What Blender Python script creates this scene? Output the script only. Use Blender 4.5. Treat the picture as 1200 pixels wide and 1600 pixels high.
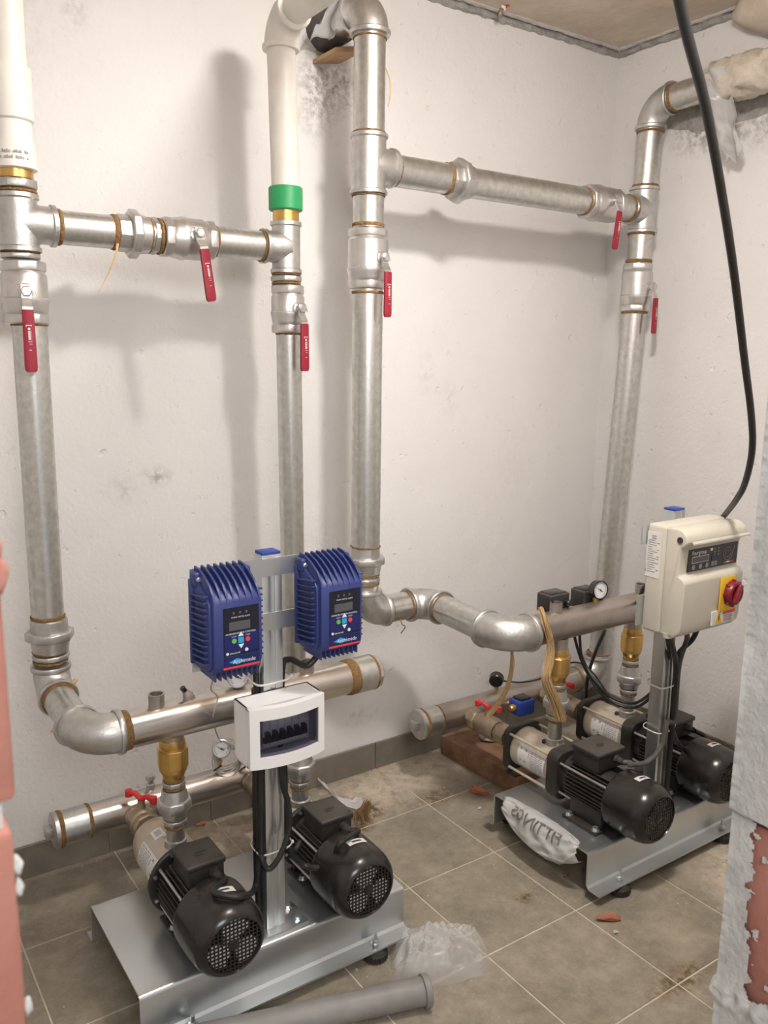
import bpy, bmesh, math, random
from mathutils import Vector, Matrix, noise as mnoise
random.seed(7)
for o in list(bpy.data.objects): bpy.data.objects.remove(o)
SC = bpy.context.scene
COL = SC.collection
V = Vector
PI = math.pi

# ---------------------------------------------------------------- camera
CAM = V((-1.617, -2.377, 1.4825)); FPX = 1320.97
YAW, PITCH, ROLL = math.radians(34.5608), math.radians(10.5141), math.radians(0.7189)
_f0 = V((math.sin(YAW), math.cos(YAW), 0)); _r0 = V((math.cos(YAW), -math.sin(YAW), 0)); _u0 = V((0, 0, 1))
FW = math.cos(PITCH) * _f0 - math.sin(PITCH) * _u0
_u1 = math.cos(PITCH) * _u0 + math.sin(PITCH) * _f0
RT = math.cos(ROLL) * _r0 + math.sin(ROLL) * _u1
UP = math.cos(ROLL) * _u1 - math.sin(ROLL) * _r0
cam = bpy.data.cameras.new('camera'); camo = bpy.data.objects.new('camera', cam); COL.objects.link(camo)
camo.matrix_world = Matrix(((RT.x, UP.x, -FW.x, CAM.x), (RT.y, UP.y, -FW.y, CAM.y), (RT.z, UP.z, -FW.z, CAM.z), (0, 0, 0, 1)))
cam.sensor_fit = 'VERTICAL'; cam.sensor_height = 24.0; cam.lens = FPX / 1600 * 24.0
cam.clip_start = 0.02
cam.dof.use_dof = True; cam.dof.focus_distance = 2.3; cam.dof.aperture_fstop = 7.0
SC.camera = camo

# ---------------------------------------------------------------- world, light, exposure
w = bpy.data.worlds.new('world'); SC.world = w; w.use_nodes = True
w.node_tree.nodes['Background'].inputs[0].default_value = (0.95, 0.97, 1.0, 1)
w.node_tree.nodes['Background'].inputs[1].default_value = 0.45
LAMP = V((-0.45, -1.40, 2.575)); LAMP_STRENGTH = 330.0
def area(name, loc, tgt, size, power, col):
    l = bpy.data.lights.new(name, 'AREA'); l.shape = 'RECTANGLE'; l.size, l.size_y = size; l.energy = power; l.color = col
    o = bpy.data.objects.new(name, l); COL.objects.link(o); o.location = loc
    o.rotation_euler = (V(tgt) - V(loc)).to_track_quat('-Z', 'Y').to_euler()
    return o
area('corridor_fill_light', (-1.60, -3.15, 2.15), (-0.75, -0.6, 0.75), (0.9, 0.6), 26, (1.0, 0.98, 0.96))  # fill added behind the camera for light arriving from the corridor; fitting unseen
SC.view_settings.view_transform = 'Standard'; SC.view_settings.look = 'None'
SC.view_settings.exposure = 0.20; SC.view_settings.gamma = 1.0
SC.view_settings.use_curve_mapping = False

XC, HC = 1.0798, 2.631          # right wall, ceiling
AX = {'x': 0, 'y': 1, 'z': 2}
def at(px, py, ax, val):
    "the point seen at a pixel of the 1200x1600 photograph that lies on the plane ax = val"
    d = FW + RT * ((px - 600) / FPX) - UP * ((py - 800) / FPX)
    i = AX[ax]; t = (val - CAM[i]) / d[i]
    return CAM + d * t
def atd(px, py, depth):
    return CAM + (FW + RT * ((px - 600) / FPX) - UP * ((py - 800) / FPX)) * depth

# ---------------------------------------------------------------- materials
MATS = {}
def nt(name):
    m = bpy.data.materials.new(name); m.use_nodes = True
    t = m.node_tree; b = t.nodes['Principled BSDF']
    return m, t, b
def link(t, a, b): t.links.new(a, b)
def ncoord(t):
    n = t.nodes.new('ShaderNodeTexCoord'); return n.outputs['Object']
def noise(t, vec, scale, detail=4, rough=.6, dist=0):
    n = t.nodes.new('ShaderNodeTexNoise'); n.inputs['Scale'].default_value = scale
    n.inputs['Detail'].default_value = detail; n.inputs['Roughness'].default_value = rough; n.inputs['Distortion'].default_value = dist
    link(t, vec, n.inputs['Vector']); return n.outputs['Fac']
def ramp(t, fac, stops):
    n = t.nodes.new('ShaderNodeValToRGB'); e = n.color_ramp.elements
    while len(e) < len(stops): e.new(0.5)
    for k, (p, c) in enumerate(stops):
        e[k].position = p; e[k].color = (c[0], c[1], c[2], 1) if not isinstance(c, (int, float)) else (c, c, c, 1)
    link(t, fac, n.inputs[0]); return n.outputs[0]
def mix(t, fac, a, b):
    n = t.nodes.new('ShaderNodeMix'); n.data_type = 'RGBA'
    for s, v in ((0, fac), (6, a), (7, b)):
        if isinstance(v, (int, float)): n.inputs[s].default_value = v
        elif isinstance(v, tuple): n.inputs[s].default_value = (v[0], v[1], v[2], 1)
        else: link(t, v, n.inputs[s])
    return n.outputs[2]
def mth(t, op, a, b=None, clamp=False):
    n = t.nodes.new('ShaderNodeMath'); n.operation = op; n.use_clamp = clamp
    for s, v in ((0, a), (1, b)):
        if v is None: continue
        if isinstance(v, (int, float)): n.inputs[s].default_value = v
        else: link(t, v, n.inputs[s])
    return n.outputs[0]
def bump(t, b, h, strength, dist=0.01):
    n = t.nodes.new('ShaderNodeBump'); n.inputs['Strength'].default_value = strength; n.inputs['Distance'].default_value = dist
    link(t, h, n.inputs['Height']); link(t, n.outputs[0], b.inputs['Normal'])
def spot(t, vec, c, s):
    "soft elliptical mask around a place on a surface (for stains)"
    m = t.nodes.new('ShaderNodeMapping'); m.vector_type = 'POINT'
    m.inputs['Scale'].default_value = (1 / s[0], 1 / s[1], 1 / s[2])
    m.inputs['Location'].default_value = (-c[0] / s[0], -c[1] / s[1], -c[2] / s[2])
    link(t, vec, m.inputs['Vector'])
    g = t.nodes.new('ShaderNodeTexGradient'); g.gradient_type = 'SPHERICAL'; link(t, m.outputs[0], g.inputs[0])
    return g.outputs['Fac']
def mat(name, c1, c2=None, rough=.5, metal=0, scale=20, bstr=0, bscale=None, rvar=0, lo=.35, hi=.65, coat=0, spec=None, detail=5, dust=None):
    m, t, b = nt(name); MATS[name] = m
    b.inputs['Roughness'].default_value = rough; b.inputs['Metallic'].default_value = metal
    if coat: b.inputs['Coat Weight'].default_value = coat
    if spec is not None: b.inputs['Specular IOR Level'].default_value = spec
    vec = ncoord(t)
    c2 = c2 or c1
    nf = noise(t, vec, scale, detail)
    colr = ramp(t, nf, [(lo, c1), (hi, c2)])
    if dust:
        gn = t.nodes.new('ShaderNodeNewGeometry'); sx = t.nodes.new('ShaderNodeSeparateXYZ'); link(t, gn.outputs['Normal'], sx.inputs[0])
        up = mth(t, 'MULTIPLY', sx.outputs[2], 1.0, True)
        d2 = noise(t, vec, 14, 4)
        fac = mth(t, 'MULTIPLY', up, ramp(t, d2, [(.3, .45), (.75, .85)]))
        fac = mth(t, 'MULTIPLY', fac, dust[1])
        colr = mix(t, fac, colr, dust[0])
        link(t, mth(t, 'ADD', rough, mth(t, 'MULTIPLY', fac, .5), True), b.inputs['Roughness'])
    link(t, colr, b.inputs['Base Color'])
    if rvar and not dust:
        link(t, ramp(t, nf, [(lo, rough - rvar), (hi, rough + rvar)]), b.inputs['Roughness'])
    if bstr:
        bump(t, b, noise(t, vec, bscale or scale, 5), bstr)
    return m

mat('galv', (.66, .655, .625), (.53, .525, .495), .34, .95, 55, .06, 110, rvar=.06)
mat('galv_cast', (.60, .59, .57), (.50, .49, .47), .40, .92, 40, .12, 150, rvar=.05)
mat('nickel', (.66, .64, .62), (.58, .56, .54), .36, .9, 30, .04, 200)
mat('stainless', (.66, .61, .565), (.62, .57, .525), .27, 1.0, 5, 0)
mat('stainless_dull', (.47, .42, .38), (.40, .35, .31), .42, .9, 14, .03, 120)
mat('zinc', (.67, .70, .71), (.62, .65, .66), .31, .9, 3, 0)
mat('brass', (.72, .47, .16), (.60, .37, .12), .32, .9, 20, .04, 120)
mat('bronze', (.45, .37, .27), (.34, .27, .19), .45, .8, 30, .06, 140)
mat('pvc_white', (.77, .735, .68), (.71, .67, .61), .42, 0, 14)
mat('green', (.02, .30, .10), (.03, .34, .12), .45, 0, 14)
mat('pvc_grey', (.27, .26, .25), (.22, .21, .20), .5, 0, 12, .03, 60)
mat('hemp', (.30, .17, .06), (.16, .085, .03), .95, 0, 160, .6, 220)
mat('hemp_light', (.62, .44, .23), (.50, .33, .15), .95, 0, 120, .3, 200)
mat('red_vinyl', (.29, .010, .028), (.26, .010, .026), .5, 0, 10)
mat('red_handle', (.62, .03, .035), (.52, .025, .03), .5, 0, 10)
mat('black_paint', (.018, .016, .015), (.028, .025, .022), .42, 0, 25, .04, 120, dust=((.14, .11, .085), .20))
mat('black_plastic', (.012, .011, .011), (.018, .016, .015), .20, 0, 18, .0, dust=((.11, .09, .075), .18))
mat('black_box', (.020, .018, .017), (.03, .027, .025), .48, 0, 30, .05, 200, dust=((.20, .17, .14), .42))
mat('cable', (.012, .012, .012), (.02, .02, .02), .45, 0, 20)
mat('cable_dusty', (.06, .055, .048), (.10, .09, .08), .6, 0, 30)
mat('rubber', (.018, .017, .016), (.05, .045, .038), .75, 0, 50, .1, 150)
mat('blue', (.026, .040, .165), (.031, .048, .19), .42, 0, 12)
mat('blue_bright', (.02, .06, .34), (.02, .05, .28), .45, 0, 12)
mat('ivory', (.58, .55, .47), (.55, .515, .435), .45, 0, 10)
mat('white_plastic', (.82, .81, .80), (.80, .79, .78), .38, 0, 8)
mat('white_print', (.80, .80, .80), None, .6)
mat('label', (.74, .72, .70), (.68, .66, .63), .6, 0, 30)
mat('print_dark', (.03, .03, .035), None, .6)
mat('print_bag', (.16, .145, .125), None, .6)
mat('print_grey', (.30, .29, .29), None, .6)
mat('panel_dark', (.010, .010, .022), None, .3)
mat('panel_blue', (.010, .018, .11), None, .3)
mat('panel_black', (.028, .028, .03), None, .4)
mat('lcd', (.09, .09, .10), None, .3)
mat('led', (.10, .10, .12), None, .3)
mat('btn_green', (.14, .45, .08), None, .45)
mat('btn_cyan', (.03, .35, .62), None, .45)
mat('btn_red', (.70, .05, .05), None, .45)
mat('btn_white', (.75, .76, .80), None, .45)
mat('yellow', (.75, .48, .02), (.70, .43, .02), .5)
mat('switch_red', (.20, .008, .02), (.18, .008, .018), .4)
mat('cream', (.60, .52, .42), (.50, .43, .34), .38, .35, 22, .03, 80, dust=((.42, .35, .27), .3))
mat('grey_fan', (.70, .69, .67), (.62, .61, .59), .55)
mat('wood', (.30, .165, .095), (.18, .095, .052), .85, 0, 18, .4, 60)
mat('wood_pale', (.50, .33, .19), (.40, .25, .13), .8, 0, 25, .2, 80)
mat('cement_chip', (.45, .39, .32), (.36, .31, .25), .9, 0, 40, .3, 80)
mat('terracotta', (.42, .165, .10), (.30, .11, .065), .9, 0, 25, .3, 80)
mat('brick', (.42, .185, .14), (.34, .135, .10), .88, 0, 9, .25, 40)
mat('mortar', (.44, .435, .42), (.56, .55, .53), .95, 0, 22, .35, 90)
mat('mortar_grey', (.27, .26, .24), (.40, .385, .36), .95, 0, 30, .9, 60)
mat('mortar_light', (.55, .53, .50), (.47, .45, .42), .95, 0, 30, .6, 60)
mat('concrete', (.66, .57, .47), (.54, .46, .37), .9, 0, 6, .35, 25, detail=8)
mat('foam_wrap', (.60, .54, .455), (.48, .42, .34), .6, 0, 22, .4, 35)
mat('cord_grey', (.50, .48, .44), (.44, .42, .38), .6)
mat('sleeve', (.05, .048, .045), (.10, .095, .085), .55, .2, 20, .15, 40)
mat('dial', (.78, .79, .80), None, .35)
mat('tie', (.72, .72, .70), None, .45)
mat('skirting', (.145, .128, .102), (.205, .18, .145), .5, 0, 9, .05, 80)
mat('grit', (.62, .55, .46), (.42, .33, .24), .95, 0, 30)
mat('grout', (.62, .55, .45), (.50, .44, .35), .95, 0, 25, .3, 60)

def make_wall(name, stains):
    m, t, b = nt(name); MATS[name] = m
    vec = ncoord(t)
    base = ramp(t, noise(t, vec, 2.2, 6, .65), [(.3, (.695, .675, .660)), (.7, (.725, .708, .695))])
    for c, s, k, scol in stains:
        f = mth(t, 'MULTIPLY', spot(t, vec, c, s), ramp(t, noise(t, vec, 38, 5, .7), [(.42, 0), (.62, 1)]))
        f = mth(t, 'MULTIPLY', f, k, True)
        base = mix(t, f, base, scol)
    link(t, base, b.inputs['Base Color']); b.inputs['Roughness'].default_value = .75
    b.inputs['Specular IOR Level'].default_value = .3
    n1 = noise(t, vec, 70, 5, .6); n2 = noise(t, vec, 9, 3, .5)
    pit = ramp(t, noise(t, vec, 26, 3, .5), [(.25, 0), (.36, 1)])
    h = mth(t, 'ADD', mth(t, 'MULTIPLY', n1, .45), mth(t, 'ADD', mth(t, 'MULTIPLY', n2, 1.2), mth(t, 'MULTIPLY', pit, .5)))
    bump(t, b, h, .85, .006)
_g = (.42, .39, .36); _d = (.30, .28, .26)
make_wall('plaster_back', [((-.78, 0, 1.13), (.06, .3, .04), 1.2, _g), ((-.95, 0, 2.36), (.05, .3, .10), .8, _g), ((-.88, 0, 1.10), (.06, .3, .06), .5, _g),
    ((.30, 0, 1.33), (.05, .3, .09), .5, (.55, .45, .41)), ((.19, 0, 1.42), (.05, .3, .12), .45, (.55, .45, .41)), ((.62, 0, 1.10), (.12, .3, .22), .25, (.55, .45, .41)),
    ((-.19, 0, 2.30), (.13, .3, .13), 1.3, _d), ((-.25, 0, 2.24), (.09, .3, .16), .9, _d), ((-.08, 0, .22), (.10, .3, .05), .45, _d), ((-1.18, 0, 2.3), (.2, .3, .3), .5, _g)])
make_wall('plaster_right', [((XC, -.43, 2.27), (.3, .22, .10), 1.4, _d), ((XC, -.68, 2.25), (.3, .20, .10), 1.0, _d)])
make_wall('plaster_plain', [])

# floor tile: grey-olive cement-look porcelain, with dust and rusty marks
m, t, b = nt('tile'); MATS['tile'] = m
vec = ncoord(t); gn = t.nodes.new('ShaderNodeNewGeometry'); pos = gn.outputs['Position']
oi = t.nodes.new('ShaderNodeObjectInfo')
base = ramp(t, noise(t, pos, 5, 8, .65), [(.28, (.165, .143, .105)), (.5, (.27, .235, .178)), (.72, (.36, .313, .24))])
fine = noise(t, pos, 120, 4, .7)
mid = noise(t, pos, 24, 9, .78)
base = mix(t, ramp(t, mid, [(.36, .42), (.54, 0)]), base, (.135, .118, .088))
base = mix(t, ramp(t, mid, [(.50, 0), (.70, .30)]), base, (.44, .385, .30))
base = mix(t, mth(t, 'MULTIPLY', ramp(t, fine, [(.4, 0), (.8, 1)]), .25), base, (.42, .37, .29))
dusty = ramp(t, noise(t, pos, 3.2, 7, .7), [(.5, 0), (.68, 1)])
base = mix(t, mth(t, 'MULTIPLY', dusty, .35), base, (.46, .38, .285))
for c, s, k in (((-.10, -.14, 0), (.30, .20, .3), .8), ((.66, -1.16, 0), (.34, .22, .3), 1.5), ((-.62, -.10, 0), (.3, .16, .3), .6), ((.18, -.10, 0), (.4, .14, .3), .55)):
    f = mth(t, 'MULTIPLY', spot(t, pos, c, s), ramp(t, noise(t, pos, 22, 6, .7), [(.35, .1), (.6, 1)]))
    base = mix(t, mth(t, 'MULTIPLY', f, k * 1.8, True), base, (.56, .48, .38))
for c, s, k in (((-.205, -.245, 0), (.09, .06, .3), 1.5), ((-.26, -.30, 0), (.06, .05, .3), 1.3), ((.02, -1.30, 0), (.16, .05, .3), 1.0), ((.05, -.29, 0), (.1, .07, .3), .9), ((.63, -1.22, 0), (.07, .06, .3), 1.2), ((-.08, -.86, 0), (.05, .03, .3), 1.0)):
    f = mth(t, 'MULTIPLY', spot(t, pos, c, s), ramp(t, noise(t, pos, 40, 5, .7), [(.4, 0), (.6, 1)]))
    base = mix(t, mth(t, 'MULTIPLY', f, k * 1.6, True), base, (.13, .075, .03))
link(t, base, b.inputs['Base Color'])
link(t, ramp(t, noise(t, pos, 7, 6, .6), [(.3, .42), (.7, .7)]), b.inputs['Roughness'])
bump(t, b, fine, .12, .003)

def glassy(name, tint, transp, rough, bstr=0, white=.0):
    m, t, b = nt(name); MATS[name] = m
    out = t.nodes['Material Output']
    tr = t.nodes.new('ShaderNodeBsdfTransparent'); tr.inputs[0].default_value = (*tint, 1)
    b.inputs['Base Color'].default_value = (white, white, white, 1); b.inputs['Roughness'].default_value = rough
    mx = t.nodes.new('ShaderNodeMixShader')
    if bstr:
        vec = ncoord(t); nn = noise(t, vec, 22, 5, .65, 1.5); bump(t, b, nn, bstr, .02)
        link(t, ramp(t, nn, [(.35, transp - .25), (.65, min(1, transp + .2))]), mx.inputs[0])
    else:
        mx.inputs[0].default_value = transp
    link(t, b.outputs[0], mx.inputs[1]); link(t, tr.outputs[0], mx.inputs[2]); link(t, mx.outputs[0], out.inputs[0])
glassy('smoked', (.72, .72, .79), .84, .08, white=.02)
glassy('film', (.95, .94, .92), .55, .18, white=.80)
glassy('film_tan', (.93, .90, .85), .42, .2, white=.62)
glassy('film_clear', (.97, .96, .94), .70, .07, white=.80)
m, t, b = nt('diffuser'); MATS['diffuser'] = m
b.inputs['Emission Color'].default_value = (1.0, .94, .89, 1); b.inputs['Emission Strength'].default_value = LAMP_STRENGTH

# ---------------------------------------------------------------- geometry helpers
def frame(ax):
    ax = V(ax).normalized(); h = V((0, 0, 1)) if abs(ax.z) < .9 else V((1, 0, 0))
    a = ax.cross(h).normalized(); return ax, a, ax.cross(a).normalized()
class G:
    def __init__(s): s.v = []; s.f = []
    def add(s, vs, fs):
        k = len(s.v); s.v += [tuple(v) for v in vs]; s.f += [tuple(i + k for i in f) for f in fs]; return s
    def lathe(s, o, ax, prof, seg=28, rot=0.0, caps=(1, 1)):
        o = V(o); ax, a, b = frame(ax); vs = []; fs = []
        for h, r in prof:
            for i in range(seg):
                q = 2 * PI * i / seg + rot; vs.append(o + ax * h + a * (r * math.cos(q)) + b * (r * math.sin(q)))
        n = len(prof)
        for j in range(n - 1):
            for i in range(seg):
                k = (i + 1) % seg; fs.append((j * seg + i, j * seg + k, (j + 1) * seg + k, (j + 1) * seg + i))
        if caps[0]: fs.append(tuple(range(seg))[::-1])
        if caps[1]: fs.append(tuple((n - 1) * seg + i for i in range(seg)))
        return s.add(vs, fs)
    def cyl(s, a, b, r, seg=24, r2=None):
        a, b = V(a), V(b); return s.lathe(a, b - a, [(0, r), ((b - a).length, r if r2 is None else r2)], seg)
    def tube(s, pts, r, seg=10, caps=True):
        pts = [V(p) for p in pts]; n = len(pts); rs = r if isinstance(r, (list, tuple)) else [r] * n
        tan = [(pts[min(i + 1, n - 1)] - pts[max(i - 1, 0)]).normalized() for i in range(n)]
        _, a, _ = frame(tan[0]); vs = []; fs = []
        for i in range(n):
            a = (a - tan[i] * a.dot(tan[i])).normalized(); b = tan[i].cross(a)
            for k in range(seg):
                q = 2 * PI * k / seg; vs.append(pts[i] + a * (rs[i] * math.cos(q)) + b * (rs[i] * math.sin(q)))
        for j in range(n - 1):
            for i in range(seg):
                k = (i + 1) % seg; fs.append((j * seg + i, j * seg + k, (j + 1) * seg + k, (j + 1) * seg + i))
        if caps: fs.append(tuple(range(seg))[::-1]); fs.append(tuple((n - 1) * seg + i for i in range(seg)))
        return s.add(vs, fs)
    def box(s, c, d, R=None):
        c = V(c); vs = []
        for x in (-.5, .5):
            for y in (-.5, .5):
                for z in (-.5, .5):
                    p = V((x * d[0], y * d[1], z * d[2]))
                    if R is not None: p = R @ p
                    vs.append(c + p)
        return s.add(vs, [(0, 1, 3, 2), (4, 6, 7, 5), (0, 4, 5, 1), (2, 3, 7, 6), (0, 2, 6, 4), (1, 5, 7, 3)])
    def bb(s, lo, hi):
        lo, hi = V(lo), V(hi); return s.box((lo + hi) / 2, hi - lo)
    def prism(s, poly, vec):
        n = len(poly); vs = [V(p) for p in poly] + [V(p) + V(vec) for p in poly]
        fs = [tuple(range(n))[::-1], tuple(range(n, 2 * n))] + [(i, (i + 1) % n, (i + 1) % n + n, i + n) for i in range(n)]
        return s.add(vs, fs)
    def grid(s, fn, nu, nv, thick=0):
        vs = [V(fn(i / nu, j / nv)) for i in range(nu + 1) for j in range(nv + 1)]
        w_ = nv + 1
        fs = [(i * w_ + j, (i + 1) * w_ + j, (i + 1) * w_ + j + 1, i * w_ + j + 1) for i in range(nu) for j in range(nv)]
        return s.add(vs, fs)
LOC = {}
def root_loc(o):
    while o is not None:
        if o.name in LOC: return LOC[o.name]
        o = o.parent
    return V((0, 0, 0))
def build(g, name, material, parent=None, bevel=0, angle=32, bseg=2, flat=False, solid=0, subdiv=0, recalc=True):
    me = bpy.data.meshes.new(name)
    off = root_loc(parent) if parent is not None else V((0, 0, 0))
    me.from_pydata([tuple(V(v) - off) for v in g.v], [], g.f)
    bm = bmesh.new(); bm.from_mesh(me)
    if recalc: bmesh.ops.recalc_face_normals(bm, faces=bm.faces)
    if bevel:
        ed = [e for e in bm.edges if len(e.link_faces) == 2 and e.calc_face_angle(0) > math.radians(30)]
        bmesh.ops.bevel(bm, geom=ed, offset=bevel, segments=bseg, affect='EDGES', profile=.5, clamp_overlap=True)
    for f in bm.faces: f.smooth = not flat
    lim = math.radians(angle)
    for e in bm.edges:
        if len(e.link_faces) == 2 and e.calc_face_angle(0) > lim: e.smooth = False
    bm.to_mesh(me); bm.free()
    o = bpy.data.objects.new(name, me); COL.objects.link(o)
    me.materials.append(MATS[material] if isinstance(material, str) else material)
    if parent is not None: o.parent = parent
    if solid:
        md = o.modifiers.new('thickness', 'SOLIDIFY'); md.thickness = solid
    return o
def tag(o, label, cat, group=None, kind=None):
    if label: o['label'] = label
    if cat: o['category'] = cat
    if group: o['group'] = group
    if kind: o['kind'] = kind
    return o
def thing(name, label, cat, loc, group=None):
    o = bpy.data.objects.new(name, None); COL.objects.link(o); o.location = loc; o.empty_display_size = .03
    LOC[o.name] = V(loc)
    return tag(o, label, cat, group)
def struct(g, name, material, **k):
    o = build(g, name, material, **k); o['kind'] = 'structure'; return o
def curve(pts, n=8):
    "smooth path through the points"
    pts = [V(p) for p in pts]; P = [2 * pts[0] - pts[1]] + pts + [2 * pts[-1] - pts[-2]]; out = []
    for i in range(1, len(P) - 2):
        a, b, c, d = P[i - 1:i + 3]
        for k in range(n):
            t = k / n; out.append(.5 * ((2 * b) + (c - a) * t + (2 * a - 5 * b + 4 * c - d) * t * t + (3 * b - a - 3 * c + d) * t ** 3))
    out.append(pts[-1]); return out
def n3(p, s=1.0, seed=0.0): return mnoise.noise(V(p) * s + V((seed, seed * 1.7, -seed)))
def text(s, name, material, parent, origin, right, up, size, fit=None, depth=0.0006, center=False, bold=0):
    cu = bpy.data.curves.new('t', 'FONT'); cu.body = s; cu.size = 1.0; cu.offset = bold
    o = bpy.data.objects.new('t', cu); COL.objects.link(o)
    dg = bpy.context.evaluated_depsgraph_get(); me = o.evaluated_get(dg).to_mesh()
    vs = [v.co.copy() for v in me.vertices]; fs = [tuple(p.vertices) for p in me.polygons]
    o.evaluated_get(dg).to_mesh_clear(); bpy.data.objects.remove(o); bpy.data.curves.remove(cu)
    x0 = min(v.x for v in vs); x1 = max(v.x for v in vs)
    sx = size if fit is None else fit / (x1 - x0)
    right, up = V(right).normalized(), V(up).normalized(); nrm = right.cross(up)
    cx = (x0 + x1) / 2 if center else x0
    g = G(); g.add([V(origin) + right * ((v.x - cx) * sx) + up * (v.y * size) + nrm * depth for v in vs], fs)
    return build(g, name, material, parent, recalc=False, flat=True)
# ================================================================ the setting
XL_, XR_ = -1.537, -0.650      # left and right jamb of the doorway the photo is taken through
WY0, WY1 = -1.80, -1.90        # room side and near side of that brick wall
floor = struct(G().bb((-2.3, -3.4, -.12), (XC + .15, .15, -.0018)), 'floor', 'grout')
TX, TY = .32, .33
tile_cache = {}
for i in range(-7, 4):
    for j in range(-1, 5):
        x0 = max(i * TX, -2.2); x1 = min((i + 1) * TX, XC); y1 = min(-.3156 - j * TY, 0.0); y0 = max(-.3156 - (j + 1) * TY, -1.94)
        if x1 - x0 < .01 or y1 - y0 < .01: continue
        key = (round(x1 - x0, 3), round(y1 - y0, 3))
        if key not in tile_cache:
            g = G().bb((-key[0] / 2 + .0022, -key[1] / 2 + .0022, -.008), (key[0] / 2 - .0022, key[1] / 2 - .0022, 0))
            o = build(g, 'tile', 'tile', floor, bevel=.0012, bseg=1); tile_cache[key] = o.data
        else:
            o = bpy.data.objects.new('tile', tile_cache[key]); COL.objects.link(o); o.parent = floor
        o.location = ((x0 + x1) / 2, (y0 + y1) / 2, 0)

wall_back = struct(G().bb((-2.3, 0, -.1), (XC + .15, .15, HC + .02)), 'wall_back', 'plaster_back')
wall_right = struct(G().bb((XC, -1.95, -.1), (XC + .15, 0, HC + .02)), 'wall_right', 'plaster_right')
wall_left = struct(G().bb((-2.35, -1.95, -.1), (-2.2, 0, HC + .02)), 'wall_left', 'plaster_plain')
ceiling = struct(G().bb((-2.35, -2.0, HC), (XC + .15, .15, HC + .15)), 'ceiling', 'concrete')
# skirting of the same tile, one piece after another with open joints
bb = struct(G().bb((-2.2, -.006, 0), (XC, 0, .095)), 'baseboard_back', 'grout')
xs = [-2.2, -1.94, -1.62, -1.298, -.976, -.650, -.334, -.012, .31, .63, .95, XC]
for a, c in zip(xs[:-1], xs[1:]):
    build(G().bb((a + .0015, -.012, 0), (c - .0015, -.002, .099)), 'skirting_tile', 'skirting', bb, bevel=.001, bseg=1)
bb = struct(G().bb((XC - .006, -1.8, 0), (XC, -.012, .095)), 'baseboard_right', 'grout')
for k in range(6):
    a = -.012 - k * .32; c = max(a - .32, -1.8)
    build(G().bb((XC - .012, c + .0015, 0), (XC - .002, a - .0015, .099)), 'skirting_tile', 'skirting', bb, bevel=.001, bseg=1)
# rough mortar beads where walls meet the concrete ceiling
def bead(name, material, p0, p1, r, amp, seed, flat=1.0):
    p0, p1 = V(p0), V(p1); n = int((p1 - p0).length / .012); pts = []; rs = []
    g = G(); ax, a, b = frame(p1 - p0); seg = 10; vs = []; fs = []
    for i in range(n + 1):
        c = p0 + (p1 - p0) * (i / n)
        for k in range(seg):
            q = 2 * PI * k / seg; d = a * math.cos(q) + b * math.sin(q)
            vs.append(c + d * (r + amp * n3(c + d * .03, 38, seed) + amp * .6 * n3(c + d * .03, 11, seed + 3)))
    for j in range(n):
        for k in range(seg): fs.append((j * seg + k, j * seg + (k + 1) % seg, (j + 1) * seg + (k + 1) % seg, (j + 1) * seg + k))
    g.add(vs, fs); return struct(g, name, material)
bead('trim_1', 'mortar_grey', (-2.2, .002, 2.616), (XC, .002, 2.616), .013, .006, 1)
bead('trim_2', 'mortar_light', (-2.2, -.018, 2.634), (XC, -.018, 2.634), .011, .004, 2)
bead('trim_3', 'mortar_grey', (XC - .002, 0, 2.616), (XC - .002, -1.8, 2.616), .013, .006, 3)
bead('trim_4', 'mortar_light', (XC - .018, 0, 2.634), (XC - .018, -1.8, 2.634), .011, .004, 4)
# torn plaster with bare cement where pipes go through the walls
def patch(parent, name, material, c, uu, vv, nn, ru, rv, seed, bulge=.010):
    c, uu, vv, nn = V(c), V(uu), V(vv), V(nn); nr, ns = 7, 34; vs = [c + nn * bulge]; fs = []
    for j in range(1, nr + 1):
        for k in range(ns):
            q = 2 * PI * k / ns; e = 1 + .28 * n3((math.cos(q) * 2, math.sin(q) * 2, seed), 1.4) + .15 * n3((math.cos(q) * 6, math.sin(q) * 6, seed), 1.2)
            r = j / nr * e; p = c + uu * (ru * r * math.cos(q)) + vv * (rv * r * math.sin(q))
            h = bulge * (1 - (j / nr) ** 3) + .006 * n3(p, 60, seed) * (1 if j < nr else 0) - (.002 if j == nr else 0)
            vs.append(p + nn * h)
    for k in range(ns): fs.append((0, 1 + k, 1 + (k + 1) % ns))
    for j in range(nr - 1):
        for k in range(ns):
            a = 1 + j * ns + k; b2 = 1 + j * ns + (k + 1) % ns; fs.append((a, a + ns, b2 + ns, b2))
    return build(G().add(vs, fs), name, material, parent, angle=60)
patch(wall_back, 'cement_patch', 'mortar_light', (-.222, 0, 2.40), (1, 0, 0), (0, 0, 1), (0, -1, 0), .078, .075, 5, .004)
patch(wall_right, 'cement_patch', 'mortar_grey', (XC, -.52, 2.335), (0, 1, 0), (0, -.03, 1), (-1, 0, 0), .33, .075, 9, .012)

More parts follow.
